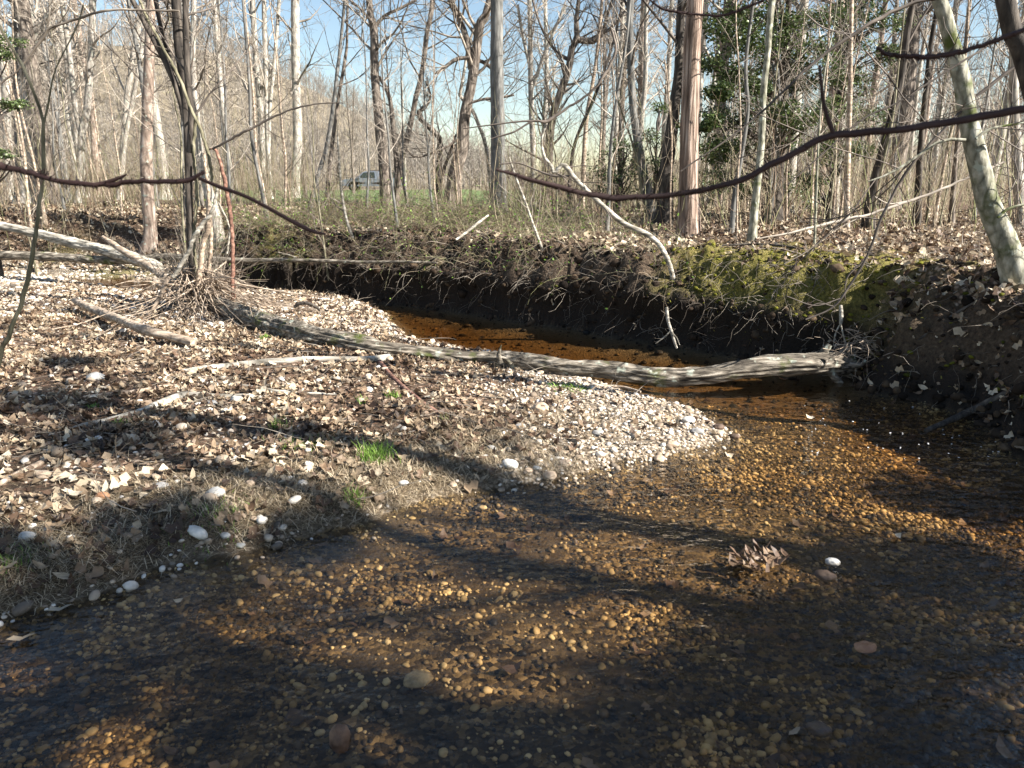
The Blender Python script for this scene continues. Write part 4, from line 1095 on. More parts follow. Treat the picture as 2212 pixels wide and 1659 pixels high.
# ---------------------------------------------------------------- scatter on land and bed
def inview(x, y, z=None, m=160):
    z = np.zeros_like(x) if z is None else z
    d = np.stack([x, y, z - CAM[2]], -1)
    f = d[:, 1] * cos(PITCH) - d[:, 2] * sin(PITCH); upc = d[:, 1] * sin(PITCH) + d[:, 2] * cos(PITCH)
    f = np.maximum(f, .01)
    u = d[:, 0] / f * FPX + 1106; v = 829.5 - upc / f * FPX
    return (u > -m) & (u < 2212 + m) & (v > -m) & (v < 1659 + m) & (y > .4)

def pts(n, x0, x1, y0, y1):
    x = rng.uniform(x0, x1, n); y = rng.uniform(y0, y1, n)
    z, db, df, lw, rw, n1, n2 = Hf(x, y, True)
    k = inview(x, y, z)
    return x[k], y[k], z[k], db[k], df[k], lw[k], rw[k], n1[k], n2[k]

def slope_rot(x, y, m, tilt):
    e = .05
    zx = (Hf(x + e, y) - Hf(x - e, y)) / (2 * e); zy = (Hf(x, y + e) - Hf(x, y - e)) / (2 * e)
    zx = np.clip(zx, -1.5, 1.5); zy = np.clip(zy, -1.5, 1.5)
    az = rng.uniform(0, 2 * pi, m)
    R = rotm(rng.normal(0, tilt, m), rng.normal(0, tilt, m), az)
    S_ = rotm(np.arctan(zy), -np.arctan(zx), np.zeros(m))
    return np.einsum('nij,njk->nik', S_, R)

LT = [leaf_template(1, .55, .5, True, 1), leaf_template(1, .45, .6, False, 2), leaf_template(1, .6, .3, True, 3), leaf_template(1, .5, .9, False, 4), leaf_template(1, .7, .45, True, 5), leaf_template(1, .35, .7, False, 6)]
LT.append(leaf_template(1, .34, .04, False, 9))
NLT = 6
def leaves(mb, x, y, z, size, tilt=.35, lift=.012, rnd=None):
    for t in range(NLT):
        s = slice(t, None, NLT); m = len(x[s])
        if m == 0: continue
        pos = np.stack([x[s], y[s], z[s] + lift * rng.random(m) + .006], -1)
        scatter(mb, LT[t], pos, size * rng.uniform(.35, 1.5, m), slope_rot(x[s], y[s], m, tilt), (rng.random(m) if rnd is None else rnd[s]))
# leaf litter on the bar
mb = MB()
x, y, z, db, df, lw, rw, n1, n2 = pts(95000, -7, 1.6, 1.6, 11.5)
dens = .62 * np.clip(.75 + .8 * fbm(x * 1.7, y * 1.7, 0, 2, 19), .12, 1.5) * smooth(.06, .55, db + .25 * n1) * (1 - .90 * smooth(-.25, .75, x + .15 * (y - 4.2) + .25 * n1)) * (1 - .35 * smooth(3.9, 3.3, y) * smooth(-2.6, -1.6, x))
dens = dens * (1 - .9 * smooth(6.9, 7.8, y + .12 * x + .4 * n1) * smooth(-4.6, -3.2, x)) * (1 - .5 * smooth(8.2, 9.2, y))
dens = np.maximum(dens, .30 * smooth(.02, .1, db) * smooth(.6, -.4, x))
k = (rng.random(len(x)) < dens) & (db > .03)
k[k] = clear(x[k], y[k])
lr = np.clip(rng.beta(1.6, 1.9, k.sum()) + .22 * fbm(x[k] * 3, y[k] * 3, 0, 2, 12), 0, 1)
leaves(mb, x[k], y[k], z[k], .060, .29, .018, rnd=lr)
# far flats and banks
x, y, z, db, df, lw, rw, n1, n2 = pts(120000, -14, 12, 3.2, 22)
k = (df > .35) & (rng.random(len(x)) < .75 * (1 - .75 * ((x > 1.5) & (x < 4.2) & (df < 1.3) & (rw < .5))))
leaves(mb, x[k], y[k], z[k], .085, .35, .03)
x, y, z, db, df, lw, rw, n1, n2 = pts(12000, 2.2, 6.5, 2.0, 8)
k = (df > .02) & (df < 1.6) & (rng.random(len(x)) < .32)
leaves(mb, x[k], y[k], z[k], .052, .5, .03)
tag(mb.build('leaf_litter', M['leaflit'], smooth_=False), kind='stuff')

# gravel on the bar, far gravel
mb = MB()
def pebbles(mb, x, y, z, r, rnd, tm=IC1, sink=.2, flat=.62, rough=.13):
    m = len(x)
    V, F = tm
    sh = [V * (1 + rough * fbm(V[:, 0] * 1.2 + s * 7, V[:, 1] * 1.2, V[:, 2] * 1.2, 2, s))[:, None] for s in range(5)]
    for s in range(5):
        q = slice(s, None, 5); mm_ = len(x[q])
        sz = np.stack([r[q] * rng.uniform(.9, 1.35, mm_), r[q] * rng.uniform(.75, 1.05, mm_), r[q] * flat * rng.uniform(.75, 1.2, mm_)], -1)
        pos = np.stack([x[q], y[q], z[q] + r[q] * flat * (1 - 2 * sink) * .8], -1)
        scatter(mb, (sh[s], F), pos, sz, rotm(rng.normal(0, .25, mm_), rng.normal(0, .25, mm_), rng.uniform(0, 6.3, mm_)), rnd[q])
x, y, z, db, df, lw, rw, n1, n2 = pts(52000, -2.5, 3.0, 2.4, 10.5)
sandy = np.exp(-((x + .25) / .5) ** 2 - ((y - 4.35) / .55) ** 2)
tip = smooth(-.35, .35, x + .1 * (y - 4.2) + .2 * n1)
dens = np.clip(tip * (1 - .9 * sandy), .05, 1) * smooth(-.12, .03, db)
dens = np.where((y > 6.6) & (db > -.1), 1.0, dens)
k = (rng.random(len(x)) < dens) & (db > -.12)
k[k] = clear(x[k], y[k], .0)
rr = .0075 * np.exp(rng.normal(0, .48, k.sum())) * (1 + .25 * (y[k] > 6.6)) + .0015
pebbles(mb, x[k], y[k], z[k], np.clip(rr, .004, .034), rng.random(k.sum()))
x, y, z, db, df, lw, rw, n1, n2 = pts(26000, -5.0, -1.0, 1.9, 8)
dens = .05 + .16 * smooth(.2, .02, db) + .25 * smooth(.2, .6, fbm(x * 2, y * 2, 0, 2, 61))
k = (rng.random(len(x)) < dens) & (db > -.05)
pebbles(mb, x[k], y[k], z[k], np.clip(.011 * np.exp(rng.normal(0, .5, k.sum())), .004, .04), rng.random(k.sum()), sink=.05)
x, y, z, db, df, lw, rw, n1, n2 = pts(30000, -11, -2, 7.5, 15.5)
k = ((df > -.1) & (lw > .3) & (df < 1.1)) | ((db > -.1) & (y > 8)) | ((db > -.1) & (y > 6.8) & (x > -4))
pebbles(mb, x[k], y[k], z[k], np.clip(.016 * np.exp(rng.normal(0, .45, k.sum())), .006, .05), rng.random(k.sum()))
tag(mb.build('gravel', M['pebble']), kind='stuff')

# stream bed pebbles
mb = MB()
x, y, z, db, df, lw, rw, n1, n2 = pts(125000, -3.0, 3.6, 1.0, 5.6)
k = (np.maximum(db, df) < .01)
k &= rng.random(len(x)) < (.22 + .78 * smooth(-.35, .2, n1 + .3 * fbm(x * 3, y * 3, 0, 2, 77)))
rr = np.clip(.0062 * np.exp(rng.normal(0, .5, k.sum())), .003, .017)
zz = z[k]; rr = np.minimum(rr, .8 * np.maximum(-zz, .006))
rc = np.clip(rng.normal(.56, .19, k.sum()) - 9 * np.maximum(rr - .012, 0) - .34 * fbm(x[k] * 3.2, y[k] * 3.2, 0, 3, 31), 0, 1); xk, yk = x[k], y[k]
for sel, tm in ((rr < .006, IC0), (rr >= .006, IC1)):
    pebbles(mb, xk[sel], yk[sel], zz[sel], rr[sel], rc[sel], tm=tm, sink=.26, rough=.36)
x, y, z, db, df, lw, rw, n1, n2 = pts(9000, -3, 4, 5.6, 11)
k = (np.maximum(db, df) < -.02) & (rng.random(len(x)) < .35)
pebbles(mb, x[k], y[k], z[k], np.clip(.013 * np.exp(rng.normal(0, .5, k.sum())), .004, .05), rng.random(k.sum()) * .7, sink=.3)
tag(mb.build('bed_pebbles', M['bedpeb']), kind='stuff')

# sunken leaves on the bed
mb = MB()
x, y, z, db, df, lw, rw, n1, n2 = pts(1500, -3.0, 3.6, 1.0, 6.5)
k = (np.maximum(db, df) < -.03) & (rng.random(len(x)) < .35)
leaves(mb, x[k], y[k], z[k], .06, .2, .01, rnd=rng.random(int(k.sum())) * .45)
tag(mb.build('sunken_leaves', M['leaflit'], smooth_=False), kind='stuff')

# dead grass and roots matted on the near bank; green grass specks
def blades(mb, x, y, z, L, w_, lean, r, bend=.5, dirx=None):
    m = len(x)
    a = rng.uniform(0, 2 * pi, m) if dirx is None else dirx
    h = np.stack([np.cos(a), np.sin(a), np.zeros(m)], -1); up = np.array([0, 0, 1.0])
    Ls = (L * rng.uniform(.5, 1.3, m))[:, None]; ln = (lean * rng.uniform(.5, 1.4, m))[:, None]
    p0 = np.stack([x, y, z - .003], -1); s = np.stack([-np.sin(a), np.cos(a), np.zeros(m)], -1) * w_ / 2
    p1 = p0 + Ls * .5 * (h * np.sin(ln) + up * np.cos(ln)); l2_ = ln + bend
    p2 = p1 + Ls * .5 * (h * np.sin(l2_) + up * np.cos(l2_))
    V = np.stack([p0 - s, p0 + s, p1 - s * .8, p1 + s * .8, p2], 1).reshape(-1, 3)
    b0 = np.arange(m)[:, None] * 5
    mb.add(V, Q=(b0 + np.array([[0, 1, 3, 2]])), T=(b0 + np.array([[2, 3, 4]])), r=np.repeat(r, 5))
mb = MB()
x, y, z, db, df, lw, rw, n1, n2 = pts(150000, -3.6, .9, 1.7, 4.9)
zone = .9 * smooth(.95, .35, db) * smooth(4.4, 3.4, y) + .35 * smooth(-1.0, -.4, x) * smooth(.9, .1, x) * (y < 4.9) + .06
k = (db > .02) & (rng.random(len(x)) < zone * np.clip(.55 + 1.1 * fbm(x * 2.3, y * 2.3, 0, 2, 55), .10, 1))
blades(mb, x[k], y[k], z[k] + .006, .075, .0028, 1.2, rng.random(k.sum()), .35)
tag(mb.build('dead_grass', M['strand'], smooth_=False), kind='stuff')

GT = 0
def tuft(label, u, v, n_, L, spread, cat='grass', name='grass_tuft', mat=None, lean=.45, w_=.004):
    p = G(u, v); m = n_
    x = p[0] + rng.normal(0, spread, m); y = p[1] + rng.normal(0, spread, m)
    z = Hf(x, y); mb = MB()
    blades(mb, x, y, z, L, w_, lean, rng.random(m), .5)
    return tag(mb.build(name, mat or M['green'], smooth_=False, origin=(p[0], p[1], hz(p[0], p[1]))), label, cat, kind='stuff' if spread > .05 else None)
tuft("tallest bright green grass tuft on the bank above the riffle", 812, 1000, 170, .13, .045)
tuft("low green tuft at the edge of the bank corner", 770, 1085, 90, .07, .022)
tuft("small leafy green patch at the back edge of the gravel point", 1230, 838, 160, .05, .07, lean=.9, w_=.010)
tuft("short grass blades beside the forked driftwood", 600, 930, 70, .09, .03)
tuft("yellow-green grass patch right of the driftwood", 655, 965, 110, .06, .08)
tuft("green blades between the reddish stick and the tall tuft", 850, 860, 50, .06, .02, w_=.007)
tuft("green patch of moss and grass on the sunny dead grass slope", 470, 1120, 120, .05, .09)
tuft("green sprigs beside the driftwood's white end", 262, 920, 45, .05, .02, w_=.009)
tuft("tiny green rosette on the leaves near the left shade", 205, 885, 40, .045, .02, w_=.009)
tuft("fresh green shoots in front of the reddish stick", 782, 872, 40, .06, .02, w_=.007)
tuft("mossy green grass low at the left edge of the near bank", 20, 1215, 130, .05, .06)
tuft("green sprouts under the big log's raised foot", 575, 735, 60, .06, .03, w_=.014)
tuft("yellow green weed at the right end of the sand", 960, 905, 45, .045, .02)
# grass on the far pool margin
tuft("dry pale tussock on the margin of the brown pool", 848, 735, 160, .09, .06, mat=M['strand'], cat='grass', name='dry_tussock', lean=.8)

# moss clumps on the far bank lip
mb = MB()
x, y, z, db, df, lw, rw, n1, n2 = pts(90000, -9, 5.5, 4.0, 16)
mz = smooth(1.5, 2.1, x) * smooth(5.4, 5.9, y) * smooth(9.5, 8.0, y) * smooth(.03, .15, df) * smooth(1.35, .7, df + .35 * n1)
mz = mz * (1 - .75 * rw) + .07 * smooth(.1, .6, n1) * (df > .05) * (df < 1.5)
k = (rng.random(len(x)) < mz) & (df > .02)
gx_, gy_ = x[k], y[k]
e = .03
ddx = (sdf(gx_ + e, gy_, FAR) - sdf(gx_ - e, gy_, FAR)) / (2 * e); ddy = (sdf(gx_, gy_ + e, FAR) - sdf(gx_, gy_ - e, FAR)) / (2 * e)
def hangshift(x, y, z, df, lw, rw, n1):
    e = .03
    dx = (sdf(x + e, y, FAR) - sdf(x - e, y, FAR)) / (2 * e); dy = (sdf(x, y + e, FAR) - sdf(x, y - e, FAR)) / (2 * e)
    h = (1 - lw) * (1 - rw) * smooth(.30, .48, z) * np.exp(-np.maximum(df, 0) / .35) * (df > 0) * (y < 16) * (.20 + .08 * n1)
    return x - dx * h, y - dy * h
hx, hy = hangshift(gx_, gy_, z[k], df[k], lw[k], rw[k], n1[k])
m = k.sum(); a_ = np.arctan2(-ddy, -ddx) + rng.normal(0, 1.2, m)
blades(mb, hx, hy, z[k] + .01, .045, .010, .8, np.clip(rng.normal(.5, .28, m), 0, 1), .8, dirx=a_)
tag(mb.build('moss', M['moss'], smooth_=False), kind='stuff')

mbc = MB(); mbm = MB()
x, y, z, db, df, lw, rw, n1, n2 = pts(60000, -6, 5.0, 3.4, 13)
k = (df > -.02) & (df < .9) & (lw < .6) & (rng.random(len(x)) < .62)
hx, hy = hangshift(x[k], y[k], z[k], df[k], lw[k], rw[k], n1[k]); m = k.sum()
cr = np.clip(.018 * np.exp(rng.normal(0, .5, m)), .006, .06)
ismoss = rng.random(m) < np.interp(hx, [1.2, 1.9], [.08, .8]) * smooth(.06, .2, df[k]) * (1 - .6 * rw[k])
pebbles(mbc, hx[~ismoss], hy[~ismoss], z[k][~ismoss], cr[~ismoss], rng.random((~ismoss).sum()), sink=.35, flat=.8, rough=.35)
q_ = ismoss & (rng.random(m) < .5)
pebbles(mbm, hx[q_], hy[q_], z[k][q_], np.minimum(cr[q_], .026), np.clip(rng.normal(.22, .13, q_.sum()), 0, 1), sink=.4, flat=.6, rough=.3)
tag(mbc.build('bank_clods', M['clod']), kind='stuff')
tag(mbm.build('moss_cushions', M['moss']), kind='stuff')

# roots and twigs hanging from the bank edge, dead stems on the bank face
def arcs(mb, p0, d0, L, n_, droop, wig, r0, r1, rnd, k=3):
    out = [p0]; D = d0
    for s in range(n_ - 1):
        D = unit(D + wig * rng.normal(size=D.shape) + np.array([0, 0, -1.0]) * droop)
        out.append(out[-1] + D * (L / (n_ - 1))[:, None])
    P = np.stack(out, 1); R = r0[:, None] + (r1 - r0[:, None]) * np.linspace(0, 1, n_)[None]
    tubes(mb, P, R, k, rnd)
    return P, R
mb = MB()
x, y, z, db, df, lw, rw, n1, n2 = pts(60000, -6, 4.5, 4.5, 13)
k = (df > .04) & (df < .55) & (rng.random(len(x)) < .55 * (1 - .75 * rw)); m = k.sum()
hx, hy = hangshift(x[k], y[k], z[k], df[k], lw[k], rw[k], n1[k])
ddx = -np.gradient(np.zeros(m)) if m < 2 else 0
e = .05
dx = (sdf(hx + e, hy, FAR) - sdf(hx - e, hy, FAR)) / (2 * e); dy = (sdf(hx, hy + e, FAR) - sdf(hx, hy - e, FAR)) / (2 * e)
d0 = unit(np.stack([-dx + rng.normal(0, .6, m), -dy + rng.normal(0, .6, m), rng.normal(.1, .5, m)], -1))
sel = rng.random(m) < .5
P_, R_ = arcs(mb, np.stack([hx, hy, z[k]], -1)[sel], d0[sel], rng.uniform(.08, .42, m)[sel], 6, .16, .28, rng.uniform(.0012, .0035, m)[sel], .001, None)
B, BR = children(P_[::3], R_[::3], 2, .12, 50, 4, .8, .2, .9, up=0, wig=.25, rmin=.001); tubes(mb, B, BR, 3)
tag(mb.build('hanging_roots', M['tw_tan']), kind='stuff')

# brambles on top of the bank in the middle, greenish
mb = MB(); mb2 = MB()
x, y, z, db, df, lw, rw, n1, n2 = pts(20000, -5.0, 2.2, 7.6, 14)
k = (df > .15) & (rng.random(len(x)) < np.clip(.38 + .5 * n1, .08, .8) * smooth(2.1, 1.2, x)); m = k.sum()
d0 = unit(np.stack([rng.normal(0, .6, m), rng.normal(0, .6, m), rng.uniform(.3, 1.3, m)], -1))
P_, R_ = arcs(mb, np.stack([x[k], y[k], z[k]], -1), d0, rng.uniform(.3, 1.0, m), 8, .20, .2, rng.uniform(.0014, .0034, m), .0012, rng.random(m))
B, BR = children(P_, R_, 3, .22, 55, 5, .8, .1, .95, up=0, wig=.25, rmin=.001); 
tubes(mb, B, BR, 3, rng.random(len(B)))
tag(mb.build('brambles', M['tw_mix']), kind='stuff')
# scattered small green leaves of the undergrowth
sel = rng.random(len(P_)) < .55
q = P_[sel][:, 3:8].reshape(-1, 3); q = q[(rng.random(len(q)) < .75)] + rng.normal(0, .02, (1, 3))
V_, Q_ = leaf_template(1, .5, .2)
m = len(q); scatter(mb2, (V_, Q_), q, rng.uniform(.014, .042, m), rotm(rng.normal(0, .8, m), rng.normal(0, .8, m), rng.uniform(0, 6.3, m)), rng.random(m))
tag(mb2.build('bramble_leaves', M['green'], smooth_=False), kind='stuff')

# bare undergrowth on the flats
mb = MB()
x, y, z, db, df, lw, rw, n1, n2 = pts(20000, -26, 24, 10, 34)
gap = smooth(-.30, -.22, x / y) * smooth(.02, -.05, x / y)
k = (df > 1.0) & (rng.random(len(x)) < (.55 - .42 * gap) * np.clip(.7 + .8 * n1, .15, 1.2)); m = k.sum()
d0 = unit(np.stack([rng.normal(0, .22, m), rng.normal(0, .22, m), np.ones(m)], -1))
P_, R_ = arcs(mb, np.stack([x[k], y[k], z[k]], -1), d0, rng.uniform(.5, 2.6, m) * (1 - .35 * gap[k]), 7, -.01, .10, rng.uniform(.003, .009, m), .0018, .25 + .75 * rng.random(m))
B, BR = children(P_, R_, 4, .5, 45, 5, .7, .2, .95, up=.03, wig=.18, rmin=.0018); tubes(mb, B, BR, 3, .2 + .5 * rng.random(len(B)))
tag(mb.build('undergrowth', M['tw_mix']), kind='stuff')

# fallen sticks littered on the flats and on the bar
mb = MB()
x, y, z, db, df, lw, rw, n1, n2 = pts(9000, -9, 9, 1.8, 18)
k = ((df > .3) | (db > .1)) & (rng.random(len(x)) < .6); m = k.sum()
d0 = unit(np.stack([rng.normal(0, 1, m), rng.normal(0, .5, m), rng.normal(.05, .08, m)], -1))
P_, R_ = arcs(mb, np.stack([x[k], y[k], z[k] + .02], -1), d0, rng.uniform(.06, .6, m) ** 1.3, 6, .02, .12, rng.uniform(.0015, .0055, m), .0012, None, 4)
B, BR = children(P_, R_, 1, .2, 40, 4, .7, .2, .8, up=0, wig=.2, rmin=.001); tubes(mb, B, BR, 3)
tag(mb.build('twig_litter', M['tw_tan']), kind='stuff')

# drift of roots and sticks piled round the tangle
mb = MB()
c0 = G(432, 664); m = 170
p0 = np.stack([c0[0] + rng.normal(-.05, .14, m), c0[1] + rng.normal(0, .12, m), rng.uniform(.08, .55, m) + c0[2]], -1)
sp_ = rng.random(m); tgt = np.stack([c0[0] - .12 + sp_ ** .8 * 1.9, c0[1] - rng.uniform(.5, 2.2, m) * (1.1 - .35 * sp_), np.zeros(m)], -1)
tgt[:, 2] = Hf(tgt[:, 0], tgt[:, 1]) + .03
d0 = unit(tgt - p0 + rng.normal(0, .30, (m, 3)) * np.array([1, 1, .4]) + np.array([0, 0, .12]))
L = np.linalg.norm(tgt - p0, axis=1) * rng.uniform(.4, 1.1, m)
P_, R_ = arcs(MB(), p0, d0, L, 9, .02, .10, rng.uniform(.004, .016, m) * rng.uniform(.5, 1.3, m), .002, None, 6)
P_[:, :, 2] = np.maximum(P_[:, :, 2], Hf(P_[:, :, 0], P_[:, :, 1]) + .035 + .16 * rng.random(m)[:, None] * np.linspace(1, .3, 9)[None])
tubes(mb, P_, R_, 6)
B, BR = children(P_, R_, 2, .22, 45, 5, .6, .2, .9, up=0, wig=.2, rmin=.0012); tubes(mb, B, BR, 3)
tag(mb.build('flood_debris', M['tanwood']), kind='stuff')
mb = MB(); m = 130
p0 = np.stack([c0[0] + rng.normal(0, .13, m), c0[1] + rng.normal(0, .15, m), c0[2] + rng.uniform(0, .2, m)], -1)
d0 = unit(np.stack([rng.normal(0, .35, m), rng.normal(0, .35, m), np.ones(m)], -1))
P_, R_ = arcs(mb, p0, d0, rng.uniform(.3, 1.1, m), 8, .02, .12, rng.uniform(.002, .007, m), .0015, None, 4)
B, BR = children(P_, R_, 3, .25, 45, 5, .6, .2, .9, up=.02, wig=.2, rmin=.001); tubes(mb, B, BR, 3)
tag(mb.build('brush_tangle', M['tw_tan']), kind='stuff')

mb = MB(); m = 150
c1 = PY(1838, 752, 6.05)
p0 = c1 + rng.normal(size=(m, 3)) * np.array([.12, .10, .10]); d0 = unit(rng.normal(size=(m, 3)) * np.array([1, .8, .5]))
P_, R_ = arcs(mb, p0, d0, rng.uniform(.06, .28, m), 6, .10, .2, rng.uniform(.0015, .005, m), .001, None, 4)
tag(mb.build('root_debris', M['tanwood']), kind='stuff')

# foam flecks and drifting leaves on the dark pool
V_, F_ = IC1
mb = MB(); m = 60
u_ = rng.uniform(1700, 2200, m); v_ = rng.uniform(850, 1000, m)
q = PZ(u_, v_, 0.0); kk = (np.maximum(*dists(q[:, 0], q[:, 1])) < -.03); q = q[kk]; m = len(q)
scatter(mb, (V_, F_), q, np.stack([rng.uniform(.002, .007, m)] * 2 + [np.full(m, .0006)], -1), rotm(np.zeros(m), np.zeros(m), rng.uniform(0, 6, m)), rng.random(m))
tag(mb.build('foam_flecks', simple('foam', (.75, .75, .74), .6)), kind='stuff')

def one_leaf(label, u, v, wpx, lt=1, rnd_=.9, rz=0.0, tilt=.1, name='floating_leaf', mat=None, z=.004, onland=False):
    p = G(u, v) if onland else PZ(u, v, z)
    d = p[1] * cos(PITCH) + (CAM[2] - p[2]) * sin(PITCH)
    s = wpx * d / FPX
    mb = MB(); V, Q = LT[lt]
    scatter(mb, (V - np.array([0, 0, V[:, 2].min()]), Q), np.array([p + np.array([0, 0, .004])]), np.array([s]), rotm(np.array([tilt]), np.array([tilt * .5]), np.array([rz])), np.array([rnd_]))
    return tag(mb.build(name, M['leaflit'], origin=p), label, 'leaf')
one_leaf("pale slender leaf floating at the left just off the bank", 130, 1320, 54, 6, .85, .45)
one_leaf("greyish slender leaf floating below the first at the left edge", 46, 1384, 58, 6, .75, .35)
one_leaf("small curled leaf floating on the dark pool beyond the gravel point", 1749, 903, 20, 3, .95, -.5, .4)
one_leaf("reddish leaf floating at the foot of the big log", 1690, 822, 26, 1, .3, .1)
one_leaf("pale leaf caught by a stone at lower left water", 383, 1300, 22, 3, .8, .8, .5)
one_leaf("tan leaf plastered on riffle stones near the shade edge", 1935, 1160, 24, 0, .9, .5, .3)
one_leaf("grey leaf sunk near the lower right", 1715, 1585, 40, 6, .6, .6, .1)
one_leaf("brown curled leaf in the wet margin of the gravel", 1572, 985, 22, 0, .8, .3, .5)
one_leaf("large pale leaf on the bank's wet edge at lower left", 145, 1272, 46, 1, .82, .3, .3, name='fallen_leaf', onland=True)
one_leaf("tan oak leaf standing on edge beside the red stick", 905, 802, 30, 0, .85, 1.2, .9, name='fallen_leaf', onland=True)
one_leaf("pale leaf hung on the snag against the black bank", 1196, 664, 26, 2, 1.0, .6, .7, name='snagged_leaf', onland=True)
rt = empty('leaf_raft', PZ(1640, 1215), "raft of wet brown leaves caught on stones in the riffle", "leaves")
mb = MB(); m = 26
q = np.array([PZ(1640 + rng.normal(0, 32), 1215 + rng.normal(0, 16), .01) for _ in range(m)])
for t in range(3):
    s = slice(t, None, 3); mm2 = len(q[s])
    scatter(mb, LT[[1, 3, 5][t]], q[s] + np.array([0, 0, .006]), rng.uniform(.05, .10, mm2), rotm(rng.normal(0, .16, mm2), rng.normal(0, .14, mm2), rng.normal(-.7, .6, mm2)), rng.uniform(.05, .4, mm2))
mb.build('wet_leaves', M['leaflit'], rt, smooth_=False)

# ---------------------------------------------------------------- parked pickup, far off on the meadow
ty = 72.0
tx0 = PY(743, 415, ty)[0]
tz = hz(tx0 + 3, ty)
tr_ = empty('pickup_truck', (tx0 + 3.0, ty, tz), "silver pickup with a dark cargo cover parked on the green meadow beyond the trees", "pickup truck")
def prism(outline, y0, y1, inset=0.0):
    """outline (x,z) list in truck coordinates (x to the right = rear), extruded across"""
    o = np.array(outline, float); k = len(o); c = o.mean(0)
    rings = []
    for yy, s in ((y0, .965), (y0 + .05, 1.0), (y1 - .05, 1.0), (y1, .965)):
        q = c + (o - c) * s
        sh = np.zeros(k)
        rings.append(np.stack([q[:, 0], np.full(k, yy), q[:, 1]], 1))
    V = np.concatenate(rings + [[[c[0], y0, c[1]]], [[c[0], y1, c[1]]]])
    Q = [[i * k + j, i * k + (j + 1) % k, (i + 1) * k + (j + 1) % k, (i + 1) * k + j] for i in range(3) for j in range(k)]
    T_ = [[j, 4 * k, (j + 1) % k] for j in range(k)] + [[3 * k + j, 3 * k + (j + 1) % k, 4 * k + 1] for j in range(k)]
    return V, Q, T_
def tpart(name, outline, y0, y1, mat, parent=None, tumble=0.0):
    V, Q, T_ = prism(outline, y0, y1)
    if tumble:
        f = (V[:, 2] - .95) * tumble; V[:, 1] -= np.sign(V[:, 1]) * np.clip(f, 0, 1)
    mb = MB(); mb.add(V + np.array([tx0, ty, tz]), Q, T_)
    return mb.build(name, mat, parent or tr_, smooth_=False)
def arch(cx, r=.46, n_=7, z0=.38):
    return [(cx - r * cos(a), z0 + r * sin(a)) for a in np.linspace(0, pi, n_)]
body = [(0.05, .42), (.02, .75), (.12, .95), (.35, 1.06), (1.35, 1.14), (5.75, 1.16), (5.8, .45)] + arch(4.55)[::-1][0:0]
body = [(.02, .48), (.0, .75), (.10, .95), (.40, 1.06), (1.40, 1.14), (5.80, 1.17), (5.84, .50)] + [(4.55 + .46 * cos(a), .40 + .46 * sin(a)) for a in np.linspace(0, pi, 8)] + [(1.02 + .46 * cos(a), .40 + .46 * sin(a)) for a in np.linspace(0, pi, 8)]
tpart('body', body, -.95, .95, M['silver'])
cab = tpart('cab', [(1.30, 1.10), (2.05, 1.70), (2.30, 1.78), (3.35, 1.80), (3.55, 1.74), (3.62, 1.12)], -.86, .86, M['silver'], tumble=.12)
tpart('cargo_cover', [(3.66, 1.13), (3.68, 1.76), (5.70, 1.76), (5.80, 1.15)], -.84, .84, M['shell'], tumble=.1)
tpart('roof_rack', [(2.5, 1.81), (2.5, 1.86), (5.5, 1.86), (5.5, 1.81)], -.6, .6, M['shell'])
for sgn in (-1, 1):
    for (nm, oc) in (('window', [(1.62, 1.16), (2.12, 1.64), (2.62, 1.68), (2.62, 1.16)]), ('window', [(2.72, 1.16), (2.72, 1.68), (3.12, 1.68), (3.18, 1.16)]), ('window', [(3.95, 1.25), (3.95, 1.66), (5.4, 1.66), (5.45, 1.25)])):
        y0 = sgn * .86; tpart(nm, oc, min(y0, y0 - sgn * .04) - .005, max(y0, y0 - sgn * .04) + .005, M['glass'], tumble=.02)
    tpart('door_handle', [(2.60, .98), (2.60, 1.02), (2.80, 1.02), (2.80, .98)], sgn * .97 - .02, sgn * .97 + .02, M['shell'])
    tpart('side_mirror', [(1.62, 1.14), (1.62, 1.30), (1.80, 1.30), (1.80, 1.14)], sgn * 1.02 - .1, sgn * 1.02 + .1, M['silver'])
    tpart('headlight', [(-.01, .74), (.06, .92), (.30, .96), (.28, .78)], sgn * .80 - .14, sgn * .80 + .16, M['lamp_w'])
    tpart('tail_light', [(5.74, .80), (5.74, 1.08), (5.86, 1.08), (5.86, .80)], sgn * .85 - .1, sgn * .85 + .12, M['lamp_r'])
    for cx in (1.02, 4.55):
        a = np.linspace(0, 2 * pi, 20, endpoint=False)
        def disc(r, y0, y1, hub):
            R0 = np.stack([cx + r * np.cos(a), np.full(20, y0), .37 + r * np.sin(a)], 1); R1 = R0.copy(); R1[:, 1] = y1
            V = np.concatenate([R0, R1, [[cx, y0, .37]], [[cx, y1, .37]]])
            return V, [[j, (j + 1) % 20, 20 + (j + 1) % 20, 20 + j] for j in range(20)], [[j, 40, (j + 1) % 20] for j in range(20)] + [[20 + j, 20 + (j + 1) % 20, 41] for j in range(20)]
        V, Q, T_ = disc(.37, sgn * .70, sgn * .94, 0); mb = MB(); mb.add(V + np.array([tx0, ty, tz]), Q, T_); wh = mb.build('wheel', M['tyre'], tr_)
        V, Q, T_ = disc(.22, sgn * .72, sgn * .955, 0); mb = MB(); mb.add(V + np.array([tx0, ty, tz]), Q, T_); mb.build('rim', M['rim'], wh)
tpart('bumper', [(-.12, .42), (-.12, .66), (.08, .68), (.08, .42)], -.90, .90, M['shell'])

